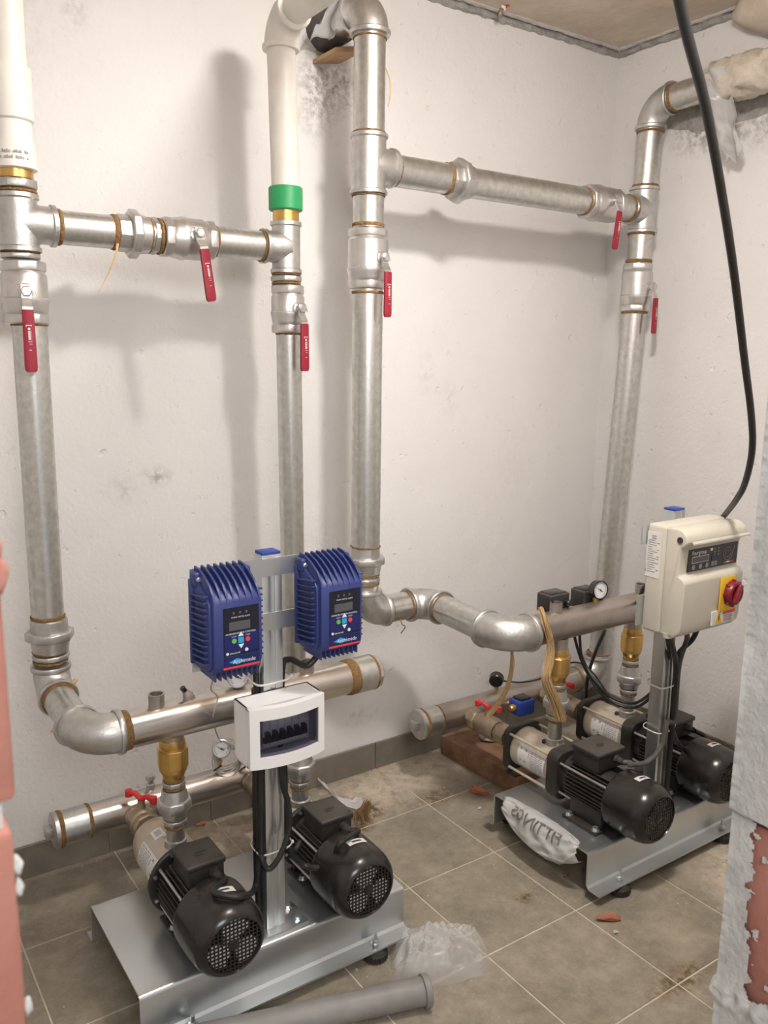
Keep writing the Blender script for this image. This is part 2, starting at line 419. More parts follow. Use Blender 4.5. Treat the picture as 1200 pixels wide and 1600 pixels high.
# the brick wall with the doorway: hollow clay blocks in mortar
g = G()
IN = .007
for lo, hi in (((-2.2, WY1 + IN, -.004), (XL_ - IN, WY0 - IN, HC)), ((XR_ + IN, WY1 + IN, -.004), (XC, WY0 - IN, HC)), ((XL_ - IN, WY1 + IN, 2.16), (XR_ + IN, WY0 - IN, HC))):
    g.bb(lo, hi)
wall_front = struct(g, 'wall_front', 'mortar')
brick_cache = {}
def brick(x0, x1, z0, z1):
    key = (round(x1 - x0, 2), round(z1 - z0, 2))
    if key[0] < .03 or key[1] < .02: return
    if key not in brick_cache:
        g = G().box((0, 0, 0), (x1 - x0, WY0 - WY1, z1 - z0))
        for k in (-.3, -.1, .1, .3):
            pass
        o = build(g, 'brick', 'brick', wall_front, bevel=.004); brick_cache[key] = o.data
    else:
        o = bpy.data.objects.new('brick', brick_cache[key]); COL.objects.link(o); o.parent = wall_front
    o.location = ((x0 + x1) / 2, (WY0 + WY1) / 2, (z0 + z1) / 2)
def courses(xa, xb, zoff, start):
    for r in range(-1, 11):
        z0, z1 = max(zoff + r * .27 + .009, 0), min(zoff + (r + 1) * .27 - .009, HC)
        if z1 - z0 < .02: continue
        lo, hi = xa, xb
        if start == 'right':
            x = lo
            first = .34 if r % 2 else .17
            while x < hi - .02:
                e = min(x + first, hi); brick(x, e - .008, z0, z1); x = e + .008; first = .334
        else:
            x = hi; first = .34 if r % 2 else .17
            while x > lo + .02:
                e = max(x - first, lo); brick(e + .008, x, z0, z1); x = e - .008; first = .334
courses(XR_, XC, .092, 'right')
courses(-2.2, XL_, .144, 'left')
for k, x in enumerate((-1.50, -1.17, -.84)):
    for z in (2.165, 2.40): brick(x, min(x + .315, XR_ - .01), z, min(z + .22, HC - .005))
# white mortar slopped over the right jamb
ZC, ZJ = .902, .632
def coat():
    g = G(); nz, ns = 900, 66; vs = []; idx = {}; fs = []
    z0, z1 = .02, 2.1
    def pt(i, j):
        z = z0 + (z1 - z0) * i / nz; s = -.06 + .165 * j / ns
        k = (i, j)
        if k in idx: return idx[k]
        amp = .0006 * n3((s * 30, z * 14, 0), 1, 2) + .0007 * n3((s * 260, z * 260, 3), 1, 5)
        th = .006 + amp + (.005 if z > ZC else 0) + .009 * math.exp(-((z - ZJ) / .016) ** 2) * (.6 + n3((s * 60, z * 60, 1), 1, 8))
        if s < 0: p = V((XR_ - s, WY0 + th + .002, z))
        else: p = V((XR_ - th, WY0 - s, z))
        if abs(s) < .008: p = V((XR_ - th * .8, WY0 + th * .5, z))
        idx[k] = len(vs); vs.append(p); return idx[k]
    for i in range(nz):
        for j in range(ns):
            z = z0 + (z1 - z0) * (i + .5) / nz; s = -.06 + .165 * (j + .5) / ns
            lim = .025 + .012 * n3((z * 14, 0, 0), 1, 4) + .010 * n3((z * 70, s * 60, 0), 1, 6) + .012 * math.sin((ZC - z) * 5)
            keep = s < lim or z > ZC + .004 * n3((s * 40, 0, 0), 1, 1) or abs(z - ZJ) < .022 + .012 * n3((s * 70, z * 40, 0), 1, 3)
            if not keep and n3((s * 75, z * 75, 0), 1, 12) > .44: keep = True
            if keep: fs.append((pt(i, j), pt(i + 1, j), pt(i + 1, j + 1), pt(i, j + 1)))
    g.add(vs, fs); return g
build(coat(), 'mortar_coat', 'mortar', wall_front, angle=70)
g = G(); g.bb((-2.2, WY0 - .004, 0), (XL_ - .02, WY0 + .006, HC)); g.bb((XR_ + .012, WY0 - .004, 0), (XC, WY0 + .006, HC)); g.bb((XL_ - .02, WY0 - .004, 2.17), (XR_ + .012, WY0 + .006, HC))
build(g, 'plaster_coat', 'plaster_plain', wall_front)
def lump(parent, name, material, c, r, seed, sq=(1, 1, 1), amp=.3, n=3):
    bm = bmesh.new(); bmesh.ops.create_icosphere(bm, subdivisions=n, radius=1)
    g = G(); vs = []
    for v in bm.verts:
        p = v.co * (1 + amp * n3(v.co, 1.6, seed) + amp * .5 * n3(v.co, 4.2, seed))
        vs.append(V(c) + V((p.x * r * sq[0], p.y * r * sq[1], p.z * r * sq[2])))
    fs = [tuple(v.index for v in f.verts) for f in bm.faces]; bm.free()
    g.add(vs, fs); return build(g, name, material, parent, angle=60)
for z, r, mt in ((1.362, .0085, 'brick'), (1.376, .006, 'brick'), (1.190, .0042, 'mortar'), (1.176, .0038, 'mortar'), (1.098, .004, 'mortar')):
    lump(wall_front, 'mortar_lump', mt, (XL_ - .0015, WY1 + .006, z), r, z * 9, (.7, .8, 1.5))
lump(wall_right, 'foam_lump', 'concrete', (XC - .02, -.70, 2.62), .14, 4, (.6, 1.2, .85), .25)

# ================================================================ pipework pieces
X_, Y_, Z_ = V((1, 0, 0)), V((0, 1, 0)), V((0, 0, 1))
def pipe(par, a, b, r, material='galv', name='pipe', seg=32):
    return build(G().cyl(a, b, r, seg), name, material, par)
def hemp(par, c, ax, r, wd=.008, name='hemp_seal', material='hemp'):
    c = V(c); ax, a, b = frame(ax); g = G(); seg = 36; vs = []; fs = []
    prof = [(-.5, -.004), (-.38, .0012), (-.1, .0026), (.2, .0022), (.4, .0008), (.5, -.004)]
    for h, dr in prof:
        for k in range(seg):
            q = 2 * PI * k / seg; d = a * math.cos(q) + b * math.sin(q)
            vs.append(c + ax * (h * wd + .0014 * n3(d * 3 + c * 9, 1.5)) + d * (r + dr + (.0010 * n3(d * 6 + c * 11 + ax * h, 2.2) if dr > 0 else 0)))
    for j in range(len(prof) - 1):
        for k in range(seg): fs.append((j * seg + k, j * seg + (k + 1) % seg, (j + 1) * seg + (k + 1) % seg, (j + 1) * seg + k))
    return build(g.add(vs, fs), name, material, par, angle=70)
def polynut(par, c, ax, r, wd, sides=8, material='galv_cast', name='nut', rot=.2):
    g = G().lathe(V(c) - V(ax).normalized() * wd / 2, ax, [(0, r * .93), (wd * .12, r), (wd * .88, r), (wd, r * .93)], sides, rot)
    return build(g, name, material, par, bevel=.001, bseg=1)
def tee(par, c, ax, br, r, half, bl, rb=None, material='galv_cast'):
    c = V(c); ax = V(ax).normalized(); br = V(br).normalized(); rb = rb or r
    R, cR = r * 1.10, r * 1.22
    g = G().lathe(c - ax * half, ax, [(0, R * .9), (0, cR), (.009, cR), (.012, R), (2 * half - .012, R), (2 * half - .009, cR), (2 * half, cR), (2 * half, R * .9)], 32)
    Rb, cRb = rb * 1.10, rb * 1.22
    g.lathe(c, br, [(0, Rb * 1.0), (r * .95, Rb * 1.06), (r * 1.25, Rb), (bl - .012, Rb), (bl - .009, cRb), (bl, cRb), (bl, Rb * .9)], 32)
    return build(g, 'tee', material, par)
def elbow(par, c, d0, d1, r, bend, material='galv_cast', collar=True, name='elbow', rr=1.12):
    "corner at c: runs in along d0 and leaves along d1"
    c, d0, d1 = V(c), V(d0).normalized(), V(d1).normalized(); R = r * rr
    ctr = c - d0 * bend + d1 * bend; pts = []
    n = 14
    for i in range(n + 1):
        q = PI / 2 * i / n; pts.append(ctr - d1 * (bend * math.cos(q)) + d0 * (bend * math.sin(q)))
    g = G().tube(pts, R, 32)
    if collar:
        for p, d in ((c - d0 * bend, d0), (c + d1 * bend, d1)):
            g.lathe(p - d * .006, d, [(0, R * .9), (0, R * 1.09), (.003, R * 1.12), (.010, R * 1.12), (.013, R * 1.08), (.013, R * .9)], 32)
    return build(g, name, material, par)
def union(par, c, ax, r, material='galv_cast'):
    "three-piece pipe union: two tails and the big octagonal nut"
    c = V(c); ax = V(ax).normalized()
    build(G().lathe(c - ax * .040, ax, [(0, r * 1.14), (.030, r * 1.16)], 8, .2), 'union_tail', material, par, bevel=.001, bseg=1)
    polynut(par, c, ax, r * 1.50, .024, 8, material, 'union_nut', .1)
    return build(G().lathe(c + ax * .010, ax, [(0, r * 1.22), (.010, r * 1.18), (.032, r * 1.10)], 28), 'union_tail', material, par)
def ball_valve(label, c, ax, stem, lev, r, half=.055, tilt=0.0, glen=.135, group=None):
    "brass-nickel ball valve with a red-sleeved steel lever"
    c = V(c); ax = V(ax).normalized(); st = V(stem).normalized(); lv = V(lev).normalized()
    t = thing('ball_valve', label, 'valve', c, group)
    R = r * 1.28
    g = G().lathe(c - ax * (half - .020), ax, [(0, r * 1.12), (.003, R * .93), (.012, R * .99), (.024, R * 1.02), (.030, R * 1.07), (.036, R * 1.07), (.038, R * 1.02), (2 * half - .052, R * 1.02), (2 * half - .046, R * .95), (2 * half - .040, r * 1.12)], 36)
    build(g, 'body', 'nickel', t)
    for s in (-1, 1): polynut(t, c + ax * s * (half - .012), ax, r * 1.30, .024, 8, 'nickel', 'hex_end', .39)
    s0 = c + st * (R * .9)
    build(G().lathe(s0, st, [(0, .017), (.008, .016), (.010, .011), (.024, .011)], 20), 'stem', 'nickel', t)
    tip = s0 + st * .020
    build(G().lathe(tip, st, [(0, .0125), (.009, .0125), (.011, .010)], 6), 'stem_nut', 'nickel', t)
    # lever: flat steel strip, offset outwards by a bend, then the sleeve
    side = st.cross(lv).normalized(); wv = .0125
    lever = G()
    base = tip + st * .001
    path = [base - lv * .014, base + lv * .016, base + lv * .034 + st * .012, base + lv * .060 + st * .014]
    for a, b in zip(path[:-1], path[1:]):
        d = (b - a); nn = d.cross(side).normalized() * .0022
        lever.prism([a + side * wv * .85 + nn, a - side * wv * .85 + nn, a - side * wv * .85 - nn, a + side * wv * .85 - nn], d)
    lo = build(lever, 'lever', 'nickel', t)
    # spring clip
    build(G().tube(curve([base - side * .022 - lv * .012, base - side * .004 - lv * .016, base + side * .012 - lv * .012, base + side * .021 + lv * .008], 5), .0013, 6), 'clip', 'nickel', t)
    a = base + lv * .040 + st * .013
    ring = []
    for k in range(12):
        q = 2 * PI * k / 12; cx = math.copysign(abs(math.cos(q)) ** .45, math.cos(q)); sy = math.copysign(abs(math.sin(q)) ** .6, math.sin(q))
        ring.append((cx * wv, sy * .0055))
    g = G(); vs = []; fs = []
    stations = [(0, .95), (.004, 1.0), (glen * .5, 1.05), (glen - .012, 1.10), (glen - .004, 1.02), (glen, .72)]
    for h, k in stations:
        for (u_, v_) in ring: vs.append(a + lv * h + side * (u_ * k) + st * (v_ + .10 * tilt * h))
    for j in range(len(stations) - 1):
        for k in range(12): fs.append((j * 12 + k, j * 12 + (k + 1) % 12, (j + 1) * 12 + (k + 1) % 12, (j + 1) * 12 + k))
    fs.append(tuple(range(12))); fs.append(tuple(len(vs) - 12 + k for k in range(12)))
    gr = build(g.add(vs, fs), 'grip', 'red_vinyl', lo); gr['label'] = 'red vinyl sleeve on the lever'
    # fine white print on the sleeve
    top = a + st * .0062
    pr = G()
    def mark(h0, h1, u0, u1):
        pr.prism([top + lv * h0 + side * u0, top + lv * h0 + side * u1, top + lv * h1 + side * u1, top + lv * h1 + side * u0], st * .0004)
    mark(.034, .0352, -.006, .006); mark(.034, .038, -.0062, -.005); mark(.034, .036, .005, .0062)
    pr.lathe(top + lv * .042, st, [(0, .0026), (.0004, .0026)], 12)
    for k in range(9): mark(.047 + k * .0022, .0485 + k * .0022, -.0022, .0024)
    for k in range(8): mark(.046 + k * .0028, .0468 + k * .0028, .0040, .0050)
    mark(.070, .0708, -.003, .005); mark(.075, .0758, -.001, .005); mark(.088, .089, -.002, .003)
    build(pr, 'print', 'white_print', lo)
    return t
# ================================================================ left set of pipes
NY = -Y_
YP = -.27
def zed(px, py, y): return at(px, py, 'y', y).z
def exx(px, py, y): return at(px, py, 'y', y).x
r1 = .0385
x1u, x1l = -1.174, -1.164
t = thing('pvc_riser', 'white plastic pipe with stepped sockets at the top left corner', 'pipe', (x1u, YP, 1.862))
g = G().lathe((x1u, YP, 1.876), Z_, [(0, .044), (.002, .0475), (.040, .0465), (.062, .0415), (.070, .0405), (.100, .0405), (.104, .0455), (.112, .0465), (.212, .0455), (.214, .041)], 36)
build(g, 'socket', 'pvc_white', t)
pipe(t, (x1u, YP, 2.08), (x1u, YP, HC - .004), .0375, 'pvc_white')
build(G().cyl((x1u, YP, 1.858), (x1u, YP, 1.878), .038), 'brass_ring', 'brass', t)
# faint printed lines on the lower socket
g = G()
for row, zz in enumerate((1.905, 1.893)):
    for k in range(13):
        if (k * 7 + row * 3) % 5 == 0: continue
        q = -1.25 + k * .10; hh = .0045 + .002 * ((k * 3) % 2)
        c = V((x1u + .0478 * math.sin(q + .45), YP - .0478 * math.cos(q + .45), zz)); tx = V((math.cos(q + .45), math.sin(q + .45), 0))
        g.prism([c - tx * .0017, c + tx * .0017, c + tx * .0017 + Z_ * hh, c - tx * .0017 + Z_ * hh], tx.cross(Z_) * .0004)
build(g, 'print', 'print_grey', t)

t = thing('galvanized_riser', 'leftmost galvanized steel riser between ball valve and lower elbow', 'pipe', (x1l, YP, .66))
pipe(t, (x1l, YP, .835), (x1l, YP, 1.55), r1)
hemp(t, (x1l, YP, 1.541), Z_, r1); hemp(t, (x1l, YP, .842), Z_, r1, .012)
union(t, (x1l + .002, YP, .795), -Z_, r1)
polynut(t, (x1l + .002, YP, .741), Z_, r1 * 1.16, .013, 10); hemp(t, (x1l, YP, .753), Z_, r1 * 1.02, .008); hemp(t, (x1l, YP, .728), Z_, r1 * 1.02, .008)
YM, ZM = -.552, .630
cE = V((x1l, YP, .655)); cF = V((-1.160, YM, ZM))
dEF = (cF - cE).normalized()
elbow(t, cE, -Z_, dEF, r1, .058); hemp(t, cE + dEF * .070, dEF, r1 * 1.04, .008)
pipe(t, cE + dEF * .05, cF - dEF * .05, r1, name='inclined_pipe')
hemp(t, cF - dEF * .078, dEF, r1 * 1.04, .008)
elbow(t, cF, dEF, X_, r1 * 1.08, .072)
for k, (p, q) in enumerate(((at(110, 1070, 'y', -.33), at(121, 1062, 'y', -.33)), (at(92, 1134, 'y', -.47), at(79, 1144, 'y', -.47)))):
    build(G().tube([p, (V(p) + V(q)) / 2 + V((.004, 0, .004)), q], [.007, .006, .003], 8), 'hemp_end', 'hemp_light', t)

t = thing('pipe_tee', 'galvanized tee under the white plastic sockets at far left', 'pipe fitting', (x1u, YP, 1.69))
tee(t, (x1u, YP, 1.764), Z_, X_, r1, .062, .078)
polynut(t, (x1u, YP, 1.846), Z_, r1 * 1.24, .020, 8, name='hex_nipple'); hemp(t, (x1u, YP, 1.831), Z_, r1 * 1.08)
polynut(t, (x1u, YP, 1.692), Z_, r1 * 1.18, .012, 8, name='hex_nipple'); hemp(t, (x1u, YP, 1.702), Z_, r1 * 1.06, .006)
ball_valve('open ball valve with hanging red lever on the leftmost riser', (x1l - .006, YP, 1.612), Z_, V((-.16, -1, 0)), -Z_, r1, .070, glen=.137)

ZA = 1.763
xu, xv = exx(207, 364, YP), exx(292, 372, YP)
t = thing('crossover_pipe', 'short horizontal galvanized pipe with union between the two left risers', 'pipe', (x1u + .08, YP, ZA))
pipe(t, (x1u + .06, YP, ZA), (xu - .03, YP, ZA), r1); hemp(t, (x1u + .086, YP, ZA), X_, r1, .012); hemp(t, (xu - .046, YP, ZA), X_, r1 * 1.02, .016)
union(t, (xu, YP, ZA), X_, r1)
xh = xv - .058
polynut(t, (xh - .028, YP, ZA), X_, r1 * 1.16, .014, 8, name='hex_nipple'); hemp(t, (xh - .042, YP, ZA), X_, r1 * 1.06, .010); hemp(t, (xh - .016, YP, ZA), X_, r1 * 1.06, .010)
pipe(t, (xu + .03, YP, ZA), (xh - .02, YP, ZA), r1 * 1.02)
build(G().tube(curve([(xu - .048, YP - .035, ZA - .03), (xu - .058, YP - .045, ZA - .06), (xu - .075, YP - .04, ZA - .10), (xu - .10, YP - .04, ZA - .145)], 6), [.0035 - .0025 * k / 18 for k in range(19)], 6), 'hemp_end', 'hemp_light', t)
ball_valve('closed ball valve with red lever on the left crossover pipe', (xv, YP, ZA), X_, V((.1, -1, .12)), V((.13, 0, -1)), r1, .068, glen=.125)
x2 = -.497; x2l = -.482; r2 = .0345
t = thing('crossover_stub', 'short galvanized pipe between closed valve and second riser tee', 'pipe', (xv + .06, YP, ZA))
pipe(t, (xv + .055, YP, ZA), (x2 - .06, YP, ZA), r1 * .98); hemp(t, (xv + .071, YP, ZA), X_, r1); hemp(t, (x2 - .076, YP, ZA), X_, r1, .007)

t = thing('pipe_tee', 'galvanized tee below the green collar', 'pipe fitting', (x2, YP, 1.69))
tee(t, (x2, YP, ZA), Z_, -X_, r2, .066, .072, r1 * .96)
polynut(t, (x2, YP, 1.682), Z_, r2 * 1.22, .016, 8, name='hex_nipple'); hemp(t, (x2, YP, 1.694), Z_, r2 * 1.08, .007); hemp(t, (x2, YP, 1.670), Z_, r2 * 1.08, .007)
ball_valve('open ball valve with red lever on the second riser below the green collar', (x2 + .004, YP, 1.602), Z_, V((.15, -1, 0)), -Z_, r2, .064, glen=.125)
t = thing('galvanized_riser', 'thin galvanized riser running down behind the blue inverters', 'pipe', (x2l + .02, -.235, .235))
pipe(t, (x2 + .006, YP, 1.545), (x2l + .022, -.235, .30), r2); hemp(t, (x2 + .006, YP, 1.537), Z_, r2)
elbow(t, (x2l + .022, -.235, .238), -Z_, (-1, .25, 0), r2 * 1.1, .062)
t = thing('pvc_riser', 'white plastic riser with elbow and green collar', 'pipe', (x2, YP, 1.84))
build(G().cyl((x2, YP, 1.828), (x2, YP, 1.862), .035), 'brass_ring', 'brass', t)
build(G().lathe((x2, YP, 1.858), Z_, [(0, .043), (.003, .0455), (.056, .0455), (.060, .043)], 36), 'green_collar', 'green', t)
pipe(t, (x2, YP, 1.90), (x2 - .010, YP, 2.262), .037, 'pvc_white')
elbow(t, (x2 - .010, YP, 2.330), Z_, NY, .041, .072, 'pvc_white', rr=1.06)
pipe(t, (x2 - .010, YP - .05, 2.330), (x2 - .004, -1.78, 2.345), .037, 'pvc_white', 'overhead_pipe')

# manifolds of the left pump set
YS = -.205; ZS = .235; rm = .0440
xe = exx(588, 1050, YM)
t = thing('discharge_manifold', 'upper stainless steel manifold behind the blue inverters', 'manifold', (-1.08, YM, ZM))
pipe(t, (-1.085, YM, ZM), (xe - .05, YM, ZM), rm, 'stainless', 'tube'); hemp(t, (-1.077, YM, ZM), X_, rm, .030)
xk = exx(545, 1062, YM)
hemp(t, (xk, YM, ZM), X_, rm + .002, .030)
build(G().lathe((xk + .012, YM, ZM), X_, [(0, .046), (.002, .0485), (xe - xk - .035, .0485)], 36), 'coupling', 'galv', t)
hemp(t, (xe - .020, YM, ZM), X_, .046, .014)
build(G().lathe((xe - .016, YM, ZM), X_, [(0, .046), (.012, .046), (.016, .042), (.016, .018), (.022, .016)], 8), 'end_plug', 'galv_cast', t)
for px, py in ((245, 1108), (480, 1050)):
    xx = exx(px, py, YM)
    build(G().lathe((xx, YM, ZM + rm - .006), Z_, [(0, .0185), (.034, .0185), (.034, .0150), (.012, .0145)], 28, caps=(1, 1)), 'port', 'stainless_dull', t)
xx = exx(292, 1095, YM)
build(G().lathe((xx + .01, YM, ZM + rm - .008), V((-.5, 0, 1)), [(0, .013), (.016, .013), (.024, .009), (.030, .007)], 16), 'bleed_nipple', 'stainless_dull', t)
build(G().lathe((xx - .004, YM, ZM + rm + .018), V((-.6, 0, 1)), [(0, .006), (.012, .007), (.014, .005)], 12), 'bleed_cap', 'black_plastic', t)
t = thing('suction_manifold', 'lower stainless steel manifold with plugged end at the left wall', 'manifold', (-1.15, YS, ZS))
pipe(t, (-1.085, YS, ZS), (-.53, YS, ZS), .0430, 'stainless', 'tube'); hemp(t, (-1.080, YS, ZS), X_, .0440, .014)
build(G().cyl((-1.165, YS, ZS), (-1.078, YS, ZS), .0455, 36), 'end_pipe', 'galv', t)
hemp(t, (-1.154, YS, ZS), X_, .0460, .016)
build(G().lathe((-1.160, YS, ZS), -X_, [(0, .048), (.010, .048), (.012, .044), (.012, .02)], 36), 'end_plug', 'galv_cast', t)
build(G().box((-1.180, YS, ZS), (.022, .027, .027)), 'plug_head', 'galv_cast', t, bevel=.002)
build(G().lathe((-.905, YS, ZS + .036), Z_, [(0, .012), (.02, .012), (.022, .008), (.036, .008), (.036, .014), (.046, .012)], 10), 'plug_nipple', 'galv_cast', t)

def discharge(xr, yr, ztop, zbot, lab_c, lab_u, z_b1, z_b0, zu):
    t = thing('check_valve', lab_c, 'valve', (xr, yr, z_b0))
    build(G().lathe((xr, yr, z_b1 - .004), Z_, [(0, .027), (ztop - z_b1 + .010, .027)], 24), 'socket', 'stainless_dull', t)
    h = z_b1 - z_b0
    g = G().lathe((xr, yr, z_b0), Z_, [(0, .026), (h * .10, .029), (h * .16, .033), (h * .72, .0345), (h * .78, .0335), (h * .80, .030), (h * .86, .0315), (h, .0290)], 28)
    build(g, 'body', 'brass', t)
    build(G().lathe((xr, yr, z_b0 + h * .26), Z_, [(0, .0372), (h * .50, .0378)], 8, .2), 'hex_flats', 'brass', t, bevel=.001, bseg=1)
    build(G().lathe((xr, yr, z_b0 - .012), Z_, [(0, .024), (.014, .026)], 20), 'neck', 'brass', t)
    t = thing('pipe_union', lab_u, 'pipe fitting', (xr, yr, zbot))
    build(G().cyl((xr, yr, zbot - .012), (xr, yr, z_b0 - .008), .0225, 24), 'nipple', 'galv_cast', t)
    polynut(t, (xr, yr, z_b0 - .020), Z_, .0285, .013, 8, 'galv_cast', 'hex_nipple')
    hemp(t, (xr, yr, z_b0 - .010), Z_, .0235, .006); hemp(t, (xr, yr, z_b0 - .031), Z_, .0240, .007)
    build(G().lathe((xr, yr, zu + .012), Z_, [(0, .034), (.016, .031), (max(z_b0 - .034 - zu - .012, .02), .028)], 24), 'union_tail', 'galv_cast', t)
    polynut(t, (xr, yr, zu), Z_, .042, .028, 8, 'galv_cast', 'union_nut')
    build(G().lathe((xr, yr, zu - .032), Z_, [(0, .030), (.020, .033)], 24), 'union_tail', 'galv_cast', t)
    polynut(t, (xr, yr, zu - .045), Z_, .030, .014, 8, 'galv_cast', 'hex_nipple')
    hemp(t, (xr, yr, zu - .035), Z_, .0255, .008); hemp(t, (xr, yr, zu - .057), Z_, .0245, .008)
    build(G().lathe((xr, yr, zbot - .006), Z_, [(0, .028), (.006, .0275), (.020, .0265), (.022, .023)], 24), 'outlet_collar', 'galv_cast', t)
XL1, XL2, YLR = -.958, -.612, -.540
discharge(XL1, YLR, .592, .300, 'brass check valve hanging under the manifold above the left front pump', 'grey union below the left brass check valve', .576, .482, .408)
discharge(XL2, YLR, .592, .300, 'brass check valve hidden behind the white breaker box', 'grey union half hidden behind the post and breaker box', .576, .482, .408)

def suction_valve(xr, y0, y1, label, hx=0, hdir=(.55, -.8, 0)):
    "small ball valve along Y between the manifold and the pump inlet, with a red butterfly handle"
    t = thing('suction_valve', label, 'valve', (xr, y0, ZS))
    L = y0 - y1
    build(G().cyl((xr, y0 + .02, ZS), (xr, y1 - .004, ZS), .027, 24), 'nipple', 'bronze', t)
    polynut(t, (xr, y0 - L * .12, ZS), Y_, .038, L * .16, 8, 'bronze', 'hex_end')
    build(G().lathe((xr, y0 - L * .20, ZS), -Y_, [(0, .031), (L * .06, .037), (L * .34, .039), (L * .42, .034)], 28), 'body', 'bronze', t)
    polynut(t, (xr, y0 - L * .74, ZS), Y_, .038, L * .20, 8, 'bronze', 'hex_end')
    hemp(t, (xr, y0 - L * .90, ZS), Y_, .028, .012)
    c = V((xr, y0 - L * .38, ZS + .036))
    build(G().lathe(c, Z_, [(0, .012), (.014, .010), (.026, .010)], 16), 'stem', 'bronze', t)
    d = V(hdir).normalized(); h = c + Z_ * .026
    g = G().tube(curve([h - d * .040 + Z_ * .010, h - d * .020 + Z_ * .013, h + Z_ * .003, h + d * .020 + Z_ * .011, h + d * .040 + Z_ * .006], 5), [.0095, .0085, .0078, .0072, .007, .007, .007, .007, .0075, .008, .008, .0075, .0075, .0075, .0075, .0075, .008, .0085, .009, .0095, .0095], 10)
    g.lathe(h - d * .040 + Z_ * .010, Z_, [(-.009, .010), (.009, .010)], 12); g.lathe(h + d * .040 + Z_ * .006, Z_, [(-.009, .010), (.009, .010)], 12)
    build(g, 'handle', 'red_handle', t)
suction_valve(XL1, YS - .040, -.345, 'small valve with red handle feeding the left front pump')
suction_valve(XL2, YS - .040, -.345, 'small valve with red handle behind the cable post')

def gauge(label, c, fd, r, foot, par_r=.006, group=None, capsule='black_plastic', back=False):
    c = V(c); fd = V(fd).normalized()
    t = thing('pressure_gauge', label, 'gauge', foot, group)
    build(G().lathe(c - fd * .026, fd, [(0, r * .8), (.004, r * .97), (.024, r * 1.0), (.028, r * 1.04), (.030, r * .94), (.0262, r * .90)], 32, caps=(1, 0)), 'case', capsule, t)
    build(G().lathe(c - fd * .002, fd, [(0, r * .93), (.002, r * .93)], 32), 'dial', 'dial', t)
    _, a, b = frame(fd)
    g = G()
    for k in range(19):
        q = math.radians(-135 + 15 * k); d = Z_ * math.cos(q) + a * math.sin(q); d = (d - fd * d.dot(fd)).normalized()
        p = c + d * r * .66; s = d.cross(fd) * r * .02
        g.prism([p - s, p + s, p + s + d * r * .17, p - s + d * r * .17], fd * .0006)
    build(g, 'scale', 'print_dark', t)
    d = (Z_ * .55 + a * .8); d = (d - fd * d.dot(fd)).normalized(); s = d.cross(fd) * r * .05
    g = G().prism([c - d * r * .35 - s, c - d * r * .35 + s, c + d * r * .62], fd * .0010); g.lathe(c, fd, [(0, r * .10), (.0016, r * .10)], 12)
    build(g, 'needle', 'print_dark', t)
    build(G().cyl(V(foot), c - fd * .014 - (c - fd * .014 - V(foot)).normalized() * r * .6, par_r, 14), 'stem', 'brass', t)
    polynut(t, V(foot) * .6 + (c - fd * .014) * .4, (c - V(foot)), par_r * 1.7, .010, 6, 'brass', 'stem_nut')
    return t
cg = at(346, 1170, 'y', -.235)
gauge('small pressure gauge ringed by a coil of thin wire on the left lower manifold', cg, (-.35, -1, .18), .027, (cg.x + .0, YS, ZS + .038), .006, capsule='nickel')
cg = at(372, 1058, 'y', YM - .005)
gauge('small pressure gauge half hidden under the left blue inverter', cg, (-.2, -1, .25), .026, (cg.x, YM, ZM + .040), .006, capsule='nickel')
# coil of thin grey wire round the gauge, and its tails
t = thing('wire_coil', 'coil of thin grey wire hanging round the lower left gauge', 'wire', at(345, 1200, 'y', -.24))
c0 = at(356, 1182, 'y', -.226)
for k in range(7):
    a0 = .041 + .004 * math.sin(k * 2.1); pts = []
    for i in range(25):
        q = 2 * PI * i / 24
        pts.append(c0 + V((math.cos(q) * (a0 + .006 * math.sin(k)), .004 - .003 * k * .5 + .005 * math.sin(q + k), math.sin(q) * (a0 + .009 * math.cos(k * 1.3)) - .003 * k)))
    build(G().tube(pts, .0019, 6), 'loop', 'cord_grey', t)
for k, path in enumerate(([(345, 1160, -.26), (338, 1145, -.4), (333, 1120, -.60), (340, 1090, -.62), (330, 1078, -.66), (333, 1062, -.74), (336, 1050, -.78)], [(355, 1160, -.25), (375, 1175, -.25), (383, 1200, -.26)], [(350, 1158, -.25), (372, 1168, -.25), (385, 1180, -.26)])):
    build(G().tube(curve([at(a, b_, 'y', c_) for a, b_, c_ in path], 6), .0017, 6), 'tail', 'cord_grey', t)
for px, py in ((340, 1200), (380, 1200)):
    c = at(px, py, 'y', -.262); build(G().tube([c + V((-.012, 0, -.006)), c, c + V((.014, .004, .002))], .0025, 6), 'binding', 'black_plastic', t)

# ================================================================ right set of pipes
r3 = .0445; x3 = -.224; Y3 = -.257
t = thing('galvanized_riser', 'tall central galvanized riser entering the wall near the ceiling', 'pipe', (x3, Y3, .683))
z_t = 2.425
elbow(t, (x3, Y3, z_t), Z_, Y_, r3 * 1.04, .070)
pipe(t, (x3, Y3, z_t - .07), (x3, Y3, 2.07), r3, name='upper_pipe'); hemp(t, (x3, Y3, z_t - .084), Z_, r3 * 1.02, .006)
pipe(t, (x3, Y3 + .06, z_t), (x3, .02, z_t), r3, name='wall_pipe')
tee(t, (x3, Y3, 2.012), Z_, X_, r3, .080, .080); hemp(t, (x3, Y3, 2.096), Z_, r3 * 1.03, .007); hemp(t, (x3, Y3, 1.928), Z_, r3 * 1.03, .007)
pipe(t, (x3, Y3, 1.84), (x3, Y3, 1.94), r3, name='short_pipe'); hemp(t, (x3, Y3, 1.848), Z_, r3, .012)
pipe(t, (x3, Y3, .90), (x3, Y3, 1.67), r3, name='lower_pipe'); hemp(t, (x3, Y3, 1.660), Z_, r3, .010); hemp(t, (x3, Y3, .905), Z_, r3, .008)
